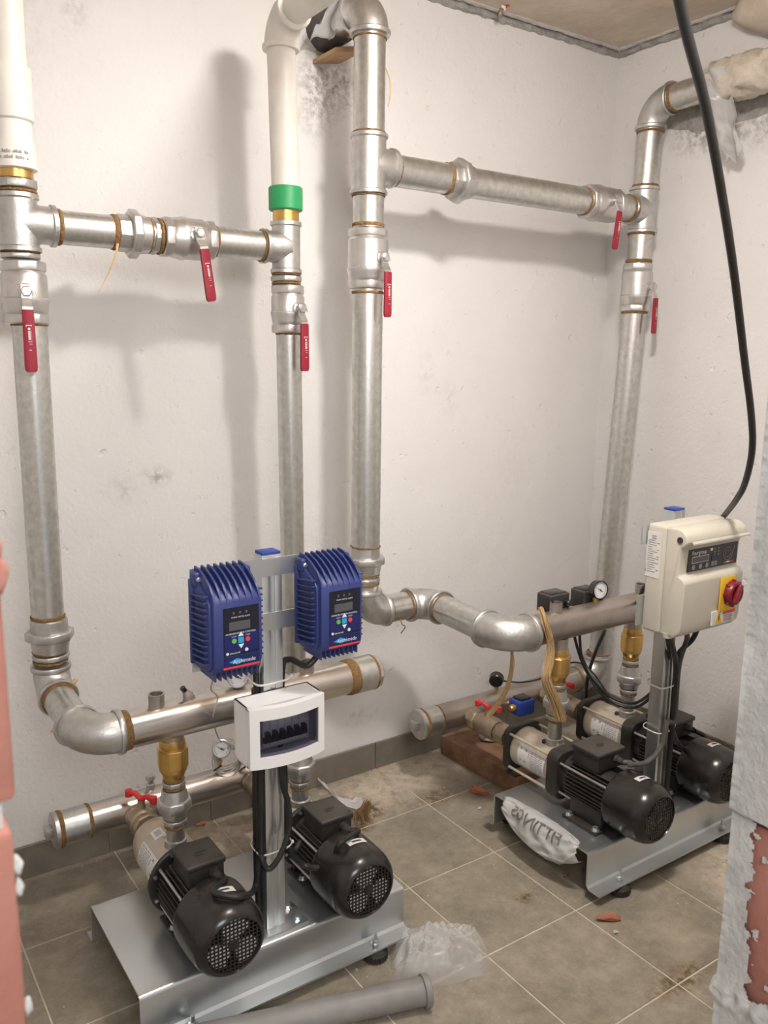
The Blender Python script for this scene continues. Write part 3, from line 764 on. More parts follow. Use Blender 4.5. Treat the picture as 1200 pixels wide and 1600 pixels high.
union(t, (x3, Y3, .862), -Z_, r3 * .93)
polynut(t, (x3, Y3, .800), Z_, r3 * 1.06, .014, 10, name='hex_nipple'); hemp(t, (x3, Y3, .814), Z_, r3 * .95, .008); hemp(t, (x3, Y3, .786), Z_, r3 * .95, .008)
pipe(t, (x3, Y3, .76), (x3, Y3, .86), r3 * .92, name='short_pipe')
build(G().tube(curve([(x3 + .04, Y3 - .02, 2.27), (x3 + .055, Y3 - .02, 2.24), (x3 + .056, Y3 - .02, 2.20), (x3 + .05, Y3 - .02, 2.17)], 6), .0016, 6), 'hemp_end', 'hemp_light', t)
ball_valve('open ball valve with red lever on the tall central riser', (x3, Y3, 1.754), Z_, V((.15, -1, 0)), -Z_, r3, .084, glen=.125)
ZE = .690
t = thing('offset_pipe', 'galvanized pipe with three elbows stepping out from the wall to the right manifold', 'pipe', (x3, Y3, ZE))
c2 = V((.020, Y3, ZE)); YR, ZR = -.645, .680; c3 = V((.012, YR, ZR))
elbow(t, (x3, Y3, ZE), -Z_, X_, r3 * .96, .072); hemp(t, (x3 + .082, Y3, ZE), X_, r3, .009)
pipe(t, (x3 + .07, Y3, ZE), (c2.x - .07, Y3, ZE), r3); hemp(t, (c2.x - .086, Y3, ZE), X_, r3, .009)
d23 = (c3 - c2).normalized()
elbow(t, c2, X_, d23, r3 * 1.0, .074); hemp(t, c2 + d23 * .088, d23, r3, .009)
pipe(t, c2 + d23 * .07, c3 - d23 * .08, r3); hemp(t, c3 - d23 * .100, d23, r3, .008)
elbow(t, c3, d23, X_, r3 * 1.06, .088)
build(G().tube(curve([at(625, 965, 'y', Y3 - .03), at(628, 975, 'y', Y3 - .04), at(633, 980, 'y', Y3 - .04), at(626, 990, 'y', Y3 - .04)], 6), .0018, 6), 'hemp_end', 'hemp', t)

# crossover between the two big risers
ZB = 2.008
x4 = lambda z: .953 + (z - 1.62) * .034
xun, xvb = exx(716, 285, Y3), exx(938, 321, Y3)
t = thing('crossover_pipe', 'long horizontal galvanized pipe with union between the two big risers', 'pipe', (x3 + .08, Y3, ZB))
pipe(t, (x3 + .06, Y3, ZB), (xun - .03, Y3, ZB), r3, name='pipe'); hemp(t, (x3 + .087, Y3, ZB), X_, r3, .008); hemp(t, (xun - .050, Y3, ZB), X_, r3, .014)
union(t, (xun, Y3, ZB), X_, r3)
pipe(t, (xun + .02, Y3, ZB), (xvb - .07, Y3, ZB), r3, name='pipe'); hemp(t, (xvb - .088, Y3, ZB), X_, r3, .010)
pipe(t, (xvb + .05, Y3, ZB), (x4(ZB) - .05, Y3, ZB), r3 * .97, name='stub'); hemp(t, (x4(ZB) - .087, Y3, ZB), X_, r3, .008)
ball_valve('closed ball valve with red lever on the long upper crossover pipe', (xvb, Y3, ZB), X_, V((0.1, -1, .05)), V((-.12, 0, -1)), r3, .080, glen=.125)

t = thing('galvanized_riser', 'galvanized riser in the right corner under the wrapped pipe', 'pipe', (.90, -.23, .24))
zt4 = 2.372; xt = x4(zt4)
elbow(t, (xt, Y3, zt4), Z_, NY, r3 * 1.0, .082); hemp(t, (xt, Y3, zt4 - .096), Z_, r3 * 1.04, .010); hemp(t, (xt, Y3 - .098, zt4), Y_, r3 * 1.04, .012)
pipe(t, (xt, Y3, zt4 - .08), (x4(2.06), Y3, 2.06), r3, name='upper_pipe'); hemp(t, (x4(2.085), Y3, 2.090), Z_, r3, .014)
pipe(t, (xt, Y3 - .07, zt4), (xt, -1.05, zt4 + .01), r3, name='wall_pipe')
tee(t, (x4(ZB), Y3, ZB), Z_, -X_, r3, .078, .076); hemp(t, (x4(1.925), Y3, 1.925), Z_, r3 * 1.02, .008)
zv1, zv0 = zed(995, 412, Y3), zed(991, 487, Y3)
pipe(t, (x4(1.93), Y3, 1.935), (x4(zv1), Y3, zv1 - .01), r3 * .97, name='short_pipe'); hemp(t, (x4(zv1), Y3, zv1 + .008), Z_, r3, .014)
ball_valve('open ball valve with red lever on the riser in the right corner', (x4((zv0 + zv1) / 2), Y3, (zv0 + zv1) / 2), Z_, V((.12, -1, 0)), -Z_, r3 * .95, (zv1 - zv0) / 2, glen=.125)
pipe(t, (x4(zv0), Y3, zv0 + .01), (.905, -.235, .31), r3 * .97, name='lower_pipe'); hemp(t, (x4(zv0), Y3, zv0 - .004), Z_, r3, .010)
elbow(t, (.900, -.230, .245), -Z_, (-1, .12, 0), r3 * 1.0, .075); hemp(t, (.902, -.232, .335), Z_, r3 * 1.02, .008)
t = thing('discharge_manifold', 'upper dull steel manifold behind the right control box', 'manifold', (.10, YR, ZR))
rR = .0465
pipe(t, (.085, YR, ZR), (.735, YR, ZR), rR, 'stainless_dull', 'tube'); hemp(t, (.108, YR, ZR), X_, rR, .014, material='hemp_light')
build(G().lathe((.73, YR, ZR), X_, [(0, .046), (.002, .049), (.03, .049), (.034, .044)], 32), 'end_cap', 'galv_cast', t)
for px, py in ((868, 962), (1000, 938)):
    xx = exx(px, py, YR)
    build(G().lathe((xx, YR, ZR + rR - .006), Z_, [(0, .019), (.034, .019), (.034, .0155), (.012, .015)], 28), 'port', 'stainless_dull', t)
XR1, XR2 = .230, .590
t = thing('suction_manifold', 'lower dull steel manifold with plugged end beside the wooden block', 'manifold', (.03, YS, ZS))
pipe(t, (.10, YS, ZS), (.835, YS, ZS), .0470, 'stainless_dull', 'tube'); hemp(t, (.115, YS, ZS), X_, .0470, .012)
build(G().cyl((.040, YS, ZS), (.112, YS, ZS), .0495, 36), 'end_pipe', 'galv', t); hemp(t, (.050, YS, ZS), X_, .0500, .014)
build(G().lathe((.044, YS, ZS), -X_, [(0, .052), (.012, .052), (.015, .048), (.015, .02)], 36), 'end_plug', 'galv_cast', t)
build(G().box((.020, YS, ZS), (.022, .030, .030)), 'plug_head', 'galv_cast', t, bevel=.002)
hemp(t, (.80, YS, ZS), X_, .048, .010)
discharge(XR1, YR - .005, .636, .300, 'brass check valve under the right manifold beside hanging hemp', 'grey union between right front pump and its brass check valve', .606, .508, .430)
discharge(XR2, YR + .01, .636, .300, 'brass check valve next to the right control box post', 'grey union on the rear right pump', .606, .508, .430)
suction_valve(XR1, YS - .045, -.485, 'small valve with red handle feeding the right front pump', hdir=(.35, -.9, 0))
suction_valve(XR2, YS - .045, -.465, 'small valve with red handle feeding the rear right pump', hdir=(.6, -.8, 0))
# pressure switches, gauges and the blue actuator on the right set
def pswitch(label, c, sz, foot):
    t = thing('pressure_switch', label, 'switch', foot)
    build(G().box(c, sz), 'housing', 'black_box', t, bevel=.006, bseg=3)
    build(G().cyl(foot, (c.x, c.y, c.z - sz[2] / 2 + .01), .009, 14), 'stem', 'brass', t)
    build(G().lathe(c + V((sz[0] * .32, -sz[1] / 2 + .004, .0)), -Y_, [(0, .012), (.016, .011), (.02, .008)], 14), 'cable_gland', 'black_plastic', t)
    build(G().box(c + V((0, 0, sz[2] / 2)), (sz[0] * .8, sz[1] * .8, .006)), 'cap', 'black_plastic', t, bevel=.002)
c = at(864, 942, 'y', -.600); c.z += .005
pswitch('black pressure switch left of the other one on the right manifold', c, V((.085, .060, .060)), (c.x, YR + .01, ZR + .04))
c = at(914, 933, 'y', -.590)
pswitch('black pressure switch beside the round gauge on the right manifold', c, V((.075, .060, .060)), (c.x, YR + .01, ZR + .04))
c = at(938, 922, 'y', -.660)
gauge('black pressure gauge on top of the right manifold', c, (-.15, -1, .10), .029, (c.x - .005, YR, ZR + .04))
c = at(776, 1060, 'y', -.205)
gauge('black pressure gauge turned away on the right lower manifold', c, (.8, .7, .1), .026, (c.x, YS, ZS + .04))
t = thing('blue_sensor', 'blue plastic sensor head on the right lower manifold', 'sensor', (.425, -.30, .235))
c = at(815, 1102, 'y', -.315)
build(G().box(c, (.075, .06, .055)), 'housing', 'blue_bright', t, bevel=.006, bseg=3)
build(G().box(c + V((0, 0, .030)), (.05, .045, .010)), 'lid', 'black_plastic', t, bevel=.003)
build(G().cyl((c.x, c.y + .01, c.z - .01), (c.x, YS, ZS), .012, 14), 'stem', 'brass', t)
build(G().lathe(c + V((-.037, 0, 0)), -X_, [(0, .014), (.014, .013), (.02, .009)], 14), 'port', 'brass', t)
# ================================================================ pump skids
def skid(x0, x1, yb, yf, label):
    t = thing('base_frame', label, 'frame', ((x0 + x1) / 2, (yb + yf) / 2, .034))
    th = .005; zt = .140; zb = .036; lip = .046; rr = .010
    def arc(cy, cz, r, a0, a1): return [(cy + r * math.cos(math.radians(a0 + (a1 - a0) * k / 4)), cz + r * math.sin(math.radians(a0 + (a1 - a0) * k / 4))) for k in range(5)]
    outer = [(yf - lip, zb)] + arc(yf - rr, zb + rr, rr, -90, 0)[:0] + [(yf - rr * .6, zb)] + [(yf, zb + rr * .6)] + arc(yf + rr, zt - rr, rr, 180, 90) + arc(yb - rr, zt - rr, rr, 90, 0) + [(yb, zb + rr * .6), (yb + rr * .6, zb), (yb + lip, zb)]
    inner = []
    n = len(outer)
    for i in range(n):
        a = V((*outer[max(i - 1, 0)], 0)); b = V((*outer[min(i + 1, n - 1)], 0)); d = (b - a).normalized(); nrm = V((d.y, -d.x, 0))
        inner.append((outer[i][0] + nrm.x * th, outer[i][1] + nrm.y * th))
    poly = [V((x0, y, z)) for y, z in outer] + [V((x0, y, z)) for y, z in reversed(inner)]
    g = G(); m_ = len(outer)
    vs = [V((x0, y, z)) for y, z in outer] + [V((x0, y, z)) for y, z in inner]; k0 = len(vs); vs += [v + V((x1 - x0, 0, 0)) for v in vs]
    fs = []
    for i in range(m_ - 1):
        fs += [(i, i + 1, k0 + i + 1, k0 + i), (m_ + i, k0 + m_ + i, k0 + m_ + i + 1, m_ + i + 1), (i, m_ + i, m_ + i + 1, i + 1), (k0 + i, k0 + i + 1, k0 + m_ + i + 1, k0 + m_ + i)]
    fs += [(0, k0, k0 + m_, m_), (m_ - 1, 2 * m_ - 1, k0 + 2 * m_ - 1, k0 + m_ - 1)]
    build(g.add(vs, fs), 'channel', 'zinc', t, angle=40)
    for x in (x0 + .105, x1 - .105):
        for y in (yf - .026, yb + .026):
            f = build(G().lathe((x, y, 0), Z_, [(0, .026), (.004, .030), (.018, .030), (.022, .025), (.030, .020)], 28), 'foot', 'rubber', t)
            g = G()
            for k in range(22):
                q = 2 * PI * k / 22; g.box((x + .0305 * math.cos(q), y + .0305 * math.sin(q), .011), (.004, .003, .014), Matrix.Rotation(q, 3, 'Z'))
            build(g, 'ribs', 'rubber', f)
            build(G().cyl((x, y, .028), (x, y, zb + .030), .0048, 12), 'bolt', 'zinc', t)
            polynut(t, (x, y, zb + .0095), Z_, .011, .009, 6, 'zinc', 'bolt_nut')
    return t
FL = (-1.142, -.454, -.430, -.800); FR = (.058, .748, -.571, -.960)
skid(*FL, 'galvanized base frame under the left pair of pumps')
skid(*FR, 'galvanized base frame under the right pair of pumps')

AZ = .235
def fan_end(t, x, yf, tiltseed):
    R = .0880
    g = G().lathe((x, yf + .137, AZ), -Y_, [(-.004, .0835), (0, .0875), (.006, R), (.060, R), (.095, .0860), (.113, .0815), (.125, .0745), (.132, .0670), (.134, .0630), (.130, .0615), (.118, .0610)], 56, caps=(0, 0))
    cov = build(g, 'fan_cover', 'black_plastic', t, angle=45)
    gr = G(); ye = yf + .0075; pr_ = .0615
    for k in range(-6, 7):
        o = k * .0090; L = math.sqrt(max(pr_ ** 2 - o * o, 0))
        if L < .006: continue
        gr.box((x + o, ye, AZ), (.0034, .0018, 2 * L)); gr.box((x, ye + .0008, AZ + o), (2 * L, .0018, .0034))
    gr.lathe((x, ye + .003, AZ), -Y_, [(0, .013), (.004, .013), (.005, .010)], 24)
    build(gr, 'grille', 'black_plastic', t)
    fn = G().lathe((x, yf + .030, AZ), -Y_, [(0, .018), (.014, .018), (.017, .012)], 24)
    build(G().cyl((x, yf + .060, AZ), (x, yf + .055, AZ), .060, 32), 'fan_disc', 'black_paint', t)
    for k in range(3):
        q = 2 * PI * k / 3 + tiltseed + 1.3; d = V((math.cos(q), 0, math.sin(q))); s = V((-math.sin(q), 0, math.cos(q)))
        a = V((x, yf + .0100, AZ))
        fn.prism([a + d * .012 - s * .010, a + d * .036 - s * .036, a + d * .056 - s * .022, a + d * .059, a + d * .056 + s * .018, a + d * .036 + s * .030, a + d * .012 + s * .010], Y_ * .003)
    build(fn, 'fan', 'grey_fan', t)
    # label on the cover
    lab = G(); a0, a1 = math.radians(80), math.radians(113)
    def lp(u, v): q = a0 + (a1 - a0) * u; return (x - (R + .0008) * math.cos(q + .0), yf + .088 - .020 * v, AZ + (R + .0008) * math.sin(q))
    lab.grid(lp, 8, 1); lb = build(lab, 'label', 'label', t)
    lab = G()
    def lp2(u, v): q = a0 + (a1 - a0) * (.25 + .5 * u); return (x - (R + .0014) * math.cos(q), yf + .081 - .006 * v, AZ + (R + .0014) * math.sin(q))
    build(lab.grid(lp2, 6, 1), 'label_print', 'print_dark', lb)

def motor(t, x, y0, y1, foot=True):
    "finned body from y0 (pump side) to y1 (fan side)"
    L = y0 - y1
    build(G().cyl((x, y0, AZ), (x, y1 - .02, AZ), .0580, 40), 'motor_body', 'black_paint', t)
    fins = G()
    for k in range(40):
        q = 2 * PI * k / 40
        if 62 < math.degrees(q) < 118: continue
        d = V((math.cos(q), 0, math.sin(q)))
        fins.box(V((x, (y0 + y1) / 2 - .006, AZ)) + d * .0655, (.019, L - .03, .0028), Matrix.Rotation(-q, 3, 'Y'))
    build(fins, 'cooling_fins', 'black_paint', t)
    for sx in (-1, 1):
        for sz in (1, -1):
            p = V((x + sx * .0605, y0 + .01, AZ + sz * .046)); build(G().cyl(p, (p.x, y1 - .01, p.z), .0036, 10), 'tie_bolt', 'nickel', t)
            build(G().lathe((p.x, y1 - .008, p.z), -Y_, [(0, .0065), (.006, .0065), (.009, .004)], 10), 'bolt_head', 'nickel', t)

def tbox(t, x, yc, zt, wx, wy, h):
    g = G().box((x, yc, zt - h / 2 - .006), (wx * .93, wy * .93, h)); bx_ = build(g, 'terminal_box', 'black_box', t, bevel=.006, bseg=3)
    g = G().box((x, yc, zt - .008), (wx, wy, .016)); build(g, 'terminal_lid', 'black_box', t, bevel=.005, bseg=3)
    g = G()
    for sx in (-1, 1):
        for sy in (-1, 1): g.lathe((x + sx * wx * .40, yc + sy * wy * .40, zt - .001), Z_, [(0, .0035), (.0015, .003)], 10)
    g.box((x + .004, yc - .002, zt + .0002), (.028, .006, .0012)); g.box((x - .004, yc - .012, zt + .0002), (.020, .006, .0012))
    build(g, 'lid_screws', 'black_paint', t)
    p = V((x + wx * .16, yc - wy * .46, zt - .030))
    build(G().lathe(p, V((.25, -1, -.12)), [(0, .0125), (.010, .0125), (.011, .0100), (.024, .0095), (.028, .007)], 14), 'cable_gland', 'rubber', t)
    return p + V((.006, -.026, -.003))

def casing_label(t, x, r, y0, y1, q0, q1, kind=0):
    lab = G()
    def lp(u, v): q = math.radians(q0 + (q1 - q0) * u); return (x - r * math.cos(q), y0 + (y1 - y0) * v, AZ + r * math.sin(q))
    lb = build(lab.grid(lp, 10, 2), 'label', 'label', t)
    pr = G(); rng = random.Random(int(x * 1000) + kind)
    r2_ = r + .0006
    def cell(u0, u1, v0, v1):
        vs = []
        for u_, v_ in ((u0, v0), (u1, v0), (u1, v1), (u0, v1)):
            q = math.radians(q0 + (q1 - q0) * u_); vs.append((x - r2_ * math.cos(q), y0 + (y1 - y0) * v_, AZ + r2_ * math.sin(q)))
        pr.add(vs, [(0, 1, 2, 3)])
    if kind == 2:
        for k in range(9): cell(.25 + k * .06, .25 + k * .06 + (.02 if k % 3 else .035), .2, .8)
    else:
        for k in range(11):
            u = .06 + k * .082
            v = .48
            while v < .93:
                w_ = rng.uniform(.04, .16); cell(u, u + .030, v, min(v + w_, .95)); v += w_ + .03
        for (u, v, s) in ((.80, .08, .06), (.80, .26, .08), (.30, .10, .06), (.28, .25, .07)): cell(u, u + s * 1.2, v, v + s)
        cell(.55, .80, .40, .43)
    build(pr, 'label_print', 'print_grey', lb)

def left_pump(x, label, seed):
    yf = -.882
    t = thing('pump', label, 'pump', (x, -.6, .14), 'left pumps')
    fan_end(t, x, yf, seed); motor(t, x, -.590, yf + .135)
    build(G().lathe((x, -.582, AZ), -Y_, [(0, .084), (.002, .088), (.010, .088), (.012, .085), (.012, .060), (.030, .056)], 48), 'flange', 'black_paint', t)
    g = G()
    for k in range(8):
        q = 2 * PI * (k + .5) / 8; g.lathe((x + .079 * math.cos(q), -.593, AZ + .079 * math.sin(q)), -Y_, [(0, .0048), (.006, .0048)], 6)
    build(g, 'flange_screws', 'nickel', t)
    g = G().bb((x - .052, -.600, .146), (x + .052, -.584, AZ - .03)); g.bb((x - .060, -.655, .140), (x + .060, -.575, .148))
    build(g, 'foot', 'black_paint', t, bevel=.002)
    for sx in (-1, 1):
        build(G().lathe((x + sx * .046, -.635, .148), Z_, [(0, .013), (.002, .013), (.002, .009), (.010, .009)], 12), 'foot_bolt', 'zinc', t)
    build(G().lathe((x, -.584, AZ), Y_, [(0, .062), (.004, .068), (.150, .068), (.165, .066), (.200, .058), (.214, .046), (.218, .038)], 44), 'casing', 'cream', t)
    build(G().lathe((x, -.372, AZ), Y_, [(0, .036), (.012, .036), (.013, .030), (.030, .030)], 12), 'inlet', 'bronze', t)
    casing_label(t, x, .0688, -.575, -.455, -12, 42)
    casing_label(t, x, .0690, -.492, -.452, 60, 84, 2)
    build(G().lathe((x - .012, -.50, AZ + .066), Z_, [(0, .007), (.006, .007)], 10), 'plug', 'nickel', t)
    return tbox(t, x + .002, -.680, .352, .094, .102, .052)
gl1 = left_pump(XL1, 'black electric pump at the left front end of the left frame', .2)
gl2 = left_pump(XL2, 'black electric pump right of the post on the left frame', .5)

def right_pump(x, yf, label, seed):
    t = thing('pump', label, 'pump', (x, yf + .3, .14), 'right pumps')
    yb = yf + .335                                     # bracket between pump and motor
    fan_end(t, x, yf, seed); motor(t, x, yb - .02, yf + .135)
    def ring_plate(y0, y1, hw, name):
        c = .030; pts = []
        for (sx, sz) in ((1, 1), (-1, 1), (-1, -1), (1, -1)):
            for k in range(5):
                q0 = {(1, 1): 0, (-1, 1): 90, (-1, -1): 180, (1, -1): 270}[(sx, sz)]; q = math.radians(q0 + 90 * k / 4)
                pts.append(V((x + sx * (hw - c) + c * math.cos(q), y0, AZ + sz * (hw - c) + c * math.sin(q))))
        build(G().prism(pts, (0, y1 - y0, 0)), name, 'black_paint', t, bevel=.002)
    ring_plate(yb + .030, yb - .014, .076, 'bracket'); ring_plate(yb + .225, yb + .203, .074, 'end_flange')
    build(G().cyl((x, yb - .010, AZ), (x, yb - .04, AZ), .062, 36), 'bracket_neck', 'black_paint', t)
    build(G().lathe((x, yb + .028, AZ), Y_, [(0, .064), (.004, .066), (.008, .064), (.165, .064), (.170, .066), (.176, .064)], 44), 'casing', 'cream', t)
    for sx in (-1, 1):
        for sz in (-1, 1):
            build(G().cyl((x + sx * .064, yb + .02, AZ + sz * .056), (x + sx * .064, yb + .215, AZ + sz * .056), .0045, 10), 'tie_rod', 'cream', t)
    build(G().lathe((x, yb + .220, AZ), Y_, [(0, .036), (.014, .036), (.015, .030), (.035, .030)], 12), 'inlet', 'bronze', t)
    casing_label(t, x, .0646, yb + .168, yb + .052, -30, 34)
    build(G().lathe((x - .020, yb + .095, AZ + .060), V((-.3, 0, 1)), [(0, .008), (.006, .008), (.008, .006)], 10), 'plug', 'rubber', t)
    # feet: a slotted plate each side of the motor, and an angle under the end flange
    for sx in (-1, 1):
        build(G().bb((x + sx * .072 - .022, yf + .145, .140), (x + sx * .072 + .022, yf + .275, .150)), 'foot', 'black_paint', t, bevel=.002)
        build(G().bb((x + sx * .060 - .008, yf + .150, .146), (x + sx * .060 + .008, yf + .270, .205)), 'foot_rib', 'black_paint', t, bevel=.002)
        for yy in (yf + .158, yf + .260):
            build(G().lathe((x + sx * .080, yy, .150), Z_, [(0, .012), (.002, .012), (.002, .0085), (.010, .0085)], 12), 'foot_bolt', 'zinc', t)
    g = G().bb((x - .062, yb + .175, .150), (x - .030, yb + .225, .158)); g.bb((x - .062, yb + .204, .150), (x - .030, yb + .212, .180))
    build(g, 'end_foot', 'black_paint', t, bevel=.001)
    return tbox(t, x + .008, yf + .240, .358, .118, .105, .055)
gr1 = right_pump(XR1, -1.058, 'black electric pump at the front of the right frame', .1)
gr2 = right_pump(XR2, -1.040, 'black electric pump at the right end of the right frame', .35)

# ================================================================ cable posts and mounting plates
PX, PY = -.800, -.742
t = thing('cable_post', 'galvanized post carrying the blue inverters and white breaker box', 'post', (PX, PY, .14))
def post(t, px, py, top):
    hw, hd = .024, .021
    g = G()
    o = [(-hw, -hd), (-.006, -hd), (-.006, -hd + .003), (.006, -hd + .003), (.006, -hd), (hw, -hd), (hw, hd), (-hw, hd)]
    g.prism([V((px + a, py + b_, .146)) for a, b_ in o], (0, 0, top - .146))
    build(g, 'upright', 'zinc', t, bevel=.0015, bseg=2)
    build(G().bb((px - .060, py - .045, .140), (px + .075, py + .045, .147)), 'base_plate', 'zinc', t, bevel=.001)
    for sx, sy in ((.055, -.025), (.055, .025), (-.045, .025)):
        build(G().lathe((px + sx, py + sy, .147), Z_, [(0, .010), (.002, .010), (.002, .007), (.008, .007)], 6), 'base_bolt', 'zinc', t)
    build(G().bb((px - hw + .002, py - hd + .002, top), (px + hw - .002, py + hd - .002, top + .006)), 'end_cap', 'blue_bright', t, bevel=.001)
post(t, PX, PY, 1.052)
yp = PY - .022
g = G()
xa, xb, za, zb_ = -.990, -.598, .823, 1.046
for lo, hi in (((xa + .13, zb_ - .040), (xb - .13, zb_)), ((xa + .13, za + .06), (xb - .13, za + .100)), ((xa, za), (xa + .13, zb_)), ((xb - .13, za + .06), (xb, zb_))):
    g.bb((lo[0], yp - .004, lo[1]), (hi[0], yp, hi[1]))
build(g, 'mounting_plate', 'zinc', t)
QX, QY = .400, -.900
t = thing('cable_post', 'galvanized post carrying the ivory control box', 'post', (QX, QY, .14))
post(t, QX, QY, 1.062)
yq = QY - .022
build(G().bb((.234, yq - .005, .985), (.52, yq, 1.040)), 'mounting_plate', 'zinc', t)
build(G().bb((.234, yq - .005, .755), (.52, yq, .84)), 'mounting_plate', 'zinc', t)

# ================================================================ blue inverters
def inverter(x0, z0, label):
    W, D, H = .128, .098, .212; yb = yp - .004
    t = thing('inverter', label, 'inverter', (x0 + W / 2, yb, z0), 'blue inverters on the plate')
    prof = [(0, .004), (0, H - .006), (-.020, H - .010), (-.050, H - .022), (-.078, H - .036), (-.094, H - .048), (-.098, H - .056), (-.098, .028), (-.094, .014), (-.080, .004), (-.050, 0), (-.02, 0)]
    prof2 = [(yy * (1 if k not in (5, 6, 7, 8) else 1), zz) for k, (yy, zz) in enumerate(prof)]
    build(G().prism([V((x0 + .012, yb + a, z0 + b_)) for a, b_ in prof2], (W - .024, 0, 0)), 'body', 'blue', t, bevel=.003, bseg=2)
    for sx in (0, 1):   # rounded cheeks with louvres
        xx = x0 + (.006 if sx == 0 else W - .014)
        build(G().prism([V((xx, yb + a * .90, z0 + .006 + b_ * .93)) for a, b_ in prof2], (.008, 0, 0)), 'cheek', 'blue', t, bevel=.002)
        g = G()
        for k in range(12):
            zz = z0 + .026 + k * .0128
            R = Matrix.Rotation(math.radians(-8), 3, 'X')
            g.box((x0 + (.003 if sx == 0 else W - .0065), yb - .050, zz), (.012, .066, .0032), R)
        build(g, 'louvres', 'blue', t)
    build(G().bb((x0 - .002, yb - .010, z0 + .010), (x0 + W + .002, yb, z0 + H - .020)), 'back_shell', 'blue', t, bevel=.003)
    for k in range(8):   # cooling ribs on top
        xx = x0 + .013 + k * (W - .030) / 7
        out = [(0, H + .004), (-.022, H + .002), (-.050, H - .008), (-.075, H - .022), (-.092, H - .040), (-.0985, H - .054)]
        inn = [(-.090, H - .058), (-.06, H - .040), (-.03, H - .028), (0, H - .02)]
        build(G().prism([V((xx, yb + a, z0 + b_)) for a, b_ in out + inn], (.0042, 0, 0)), 'rib', 'blue', t)
    for k in range(9):
        xx = x0 + .016 + k * (W - .036) / 8
        build(G().bb((xx, yb - .088, z0 - .008), (xx + .003, yb - .012, z0 + .010)), 'bottom_rib', 'blue', t)
    for sx in (0, 1):   # fixing ears
        e = build(G().bb((x0 + (.001 if sx == 0 else W - .021), yb - .030, z0 + H - .034), (x0 + (.020 if sx == 0 else W - .001), yb - .002, z0 + H - .004)), 'ear', 'blue', t, bevel=.005, bseg=3)
        build(G().lathe((x0 + (.010 if sx == 0 else W - .010), yb - .029, z0 + H - .018), -Y_, [(0, .0055), (.004, .0055), (.006, .003)], 12), 'screw', 'nickel', e)
    yf = yb - .098
    def rect(a, b_, c_, d_, lift=.0006, th=.0006):
        return G().bb((x0 + a, yf - lift - th, z0 + b_), (x0 + c_, yf - lift, z0 + d_))
    pa, pc, pb, pd = .032, .110, .046, .146
    pn = build(rect(pa, pb, pc, pd), 'keypad', 'panel_dark', t)
    build(rect(pa + .001, pb + .004, pc - .001, pb + .046, .0010), 'keypad_field', 'panel_blue', pn)
    build(rect(pa + .012, pd - .048, pa + .058, pd - .030, .0012), 'display', 'lcd', pn)
    for k in range(3): build(G().lathe((x0 + pa + .022 + k * .014, yf - .0012, z0 + pd - .012), -Y_, [(0, .0026), (.001, .0022)], 12), 'lamp', 'led', pn)
    def disc(a, b_, r, m_, nm): build(G().lathe((x0 + a, yf - .0016, z0 + b_), -Y_, [(0, r), (.001, r)], 18), nm, m_, pn)
    cxp = pa + .037; cz = pb + .030
    disc(cxp - .015, cz, .0052, 'btn_green', 'button'); disc(cxp + .015, cz, .0052, 'btn_red', 'button')
    build(rect(cxp - .006, cz - .006, cxp + .006, cz + .006, .0016), 'button', 'btn_cyan', pn)
    for s in (1, -1):
        a = V((x0 + cxp, yf - .0016, z0 + cz + s * .0175)); build(G().prism([a, a + V((-.006, 0, -s * .009)), a + V((.006, 0, -s * .009))], (0, -.001, 0)), 'button', 'btn_white', pn)
    disc(cxp + .012, pb + .008, .0036, 'btn_white', 'button'); disc(pa + .007, pb + .005, .0030, 'btn_white', 'emblem')
    O = lambda a, b_: V((x0 + a, yf - .0018, z0 + b_))
    text('POWER  MOTOR  ALARM', 'lettering', 'white_print', pn, O(cxp, pd - .022), X_, Z_, .0044, .040, center=True)
    text('INVERTER MOTOR CONTROL', 'lettering', 'white_print', pn, O(cxp, pd - .056), X_, Z_, .0050, .066, center=True)
    text('START', 'lettering', 'white_print', pn, O(cxp - .015, cz + .008), X_, Z_, .0034, .011, center=True)
    text('STOP', 'lettering', 'white_print', pn, O(cxp + .015, cz + .008), X_, Z_, .0034, .010, center=True)
    text('electroil', 'lettering', 'white_print', pn, O(pa + .012, pb + .003), X_, Z_, .0056, .022)
    bd = build(rect(pa, .020, pc, .043), 'name_band', 'panel_blue', t)
    build(G().prism([O(pa + .010, .032) + V((0, .0006, 0)), O(pa + .030, .0255) + V((0, .0006, 0)), O(pa + .044, .032) + V((0, .0006, 0)), O(pa + .028, .039) + V((0, .0006, 0))], (0, -.0004, 0)), 'flash', 'btn_cyan', bd)
    text('Archimede', 'lettering', 'btn_white', bd, O(pa + .018, .0285) + V((0, -.0006, 0)), X_, Z_, .0120, .050)
    build(G().bb((x0 + pa - .002, yf - .002, z0 + .0185), (x0 + pc + .001, yf - .0008, z0 + .0225)), 'red_stripe', 'btn_red', bd)
    return t
inverter(-.994, .836, 'left of the two blue finned inverter boxes')
inverter(-.748, .834, 'right of the two blue finned inverter boxes')

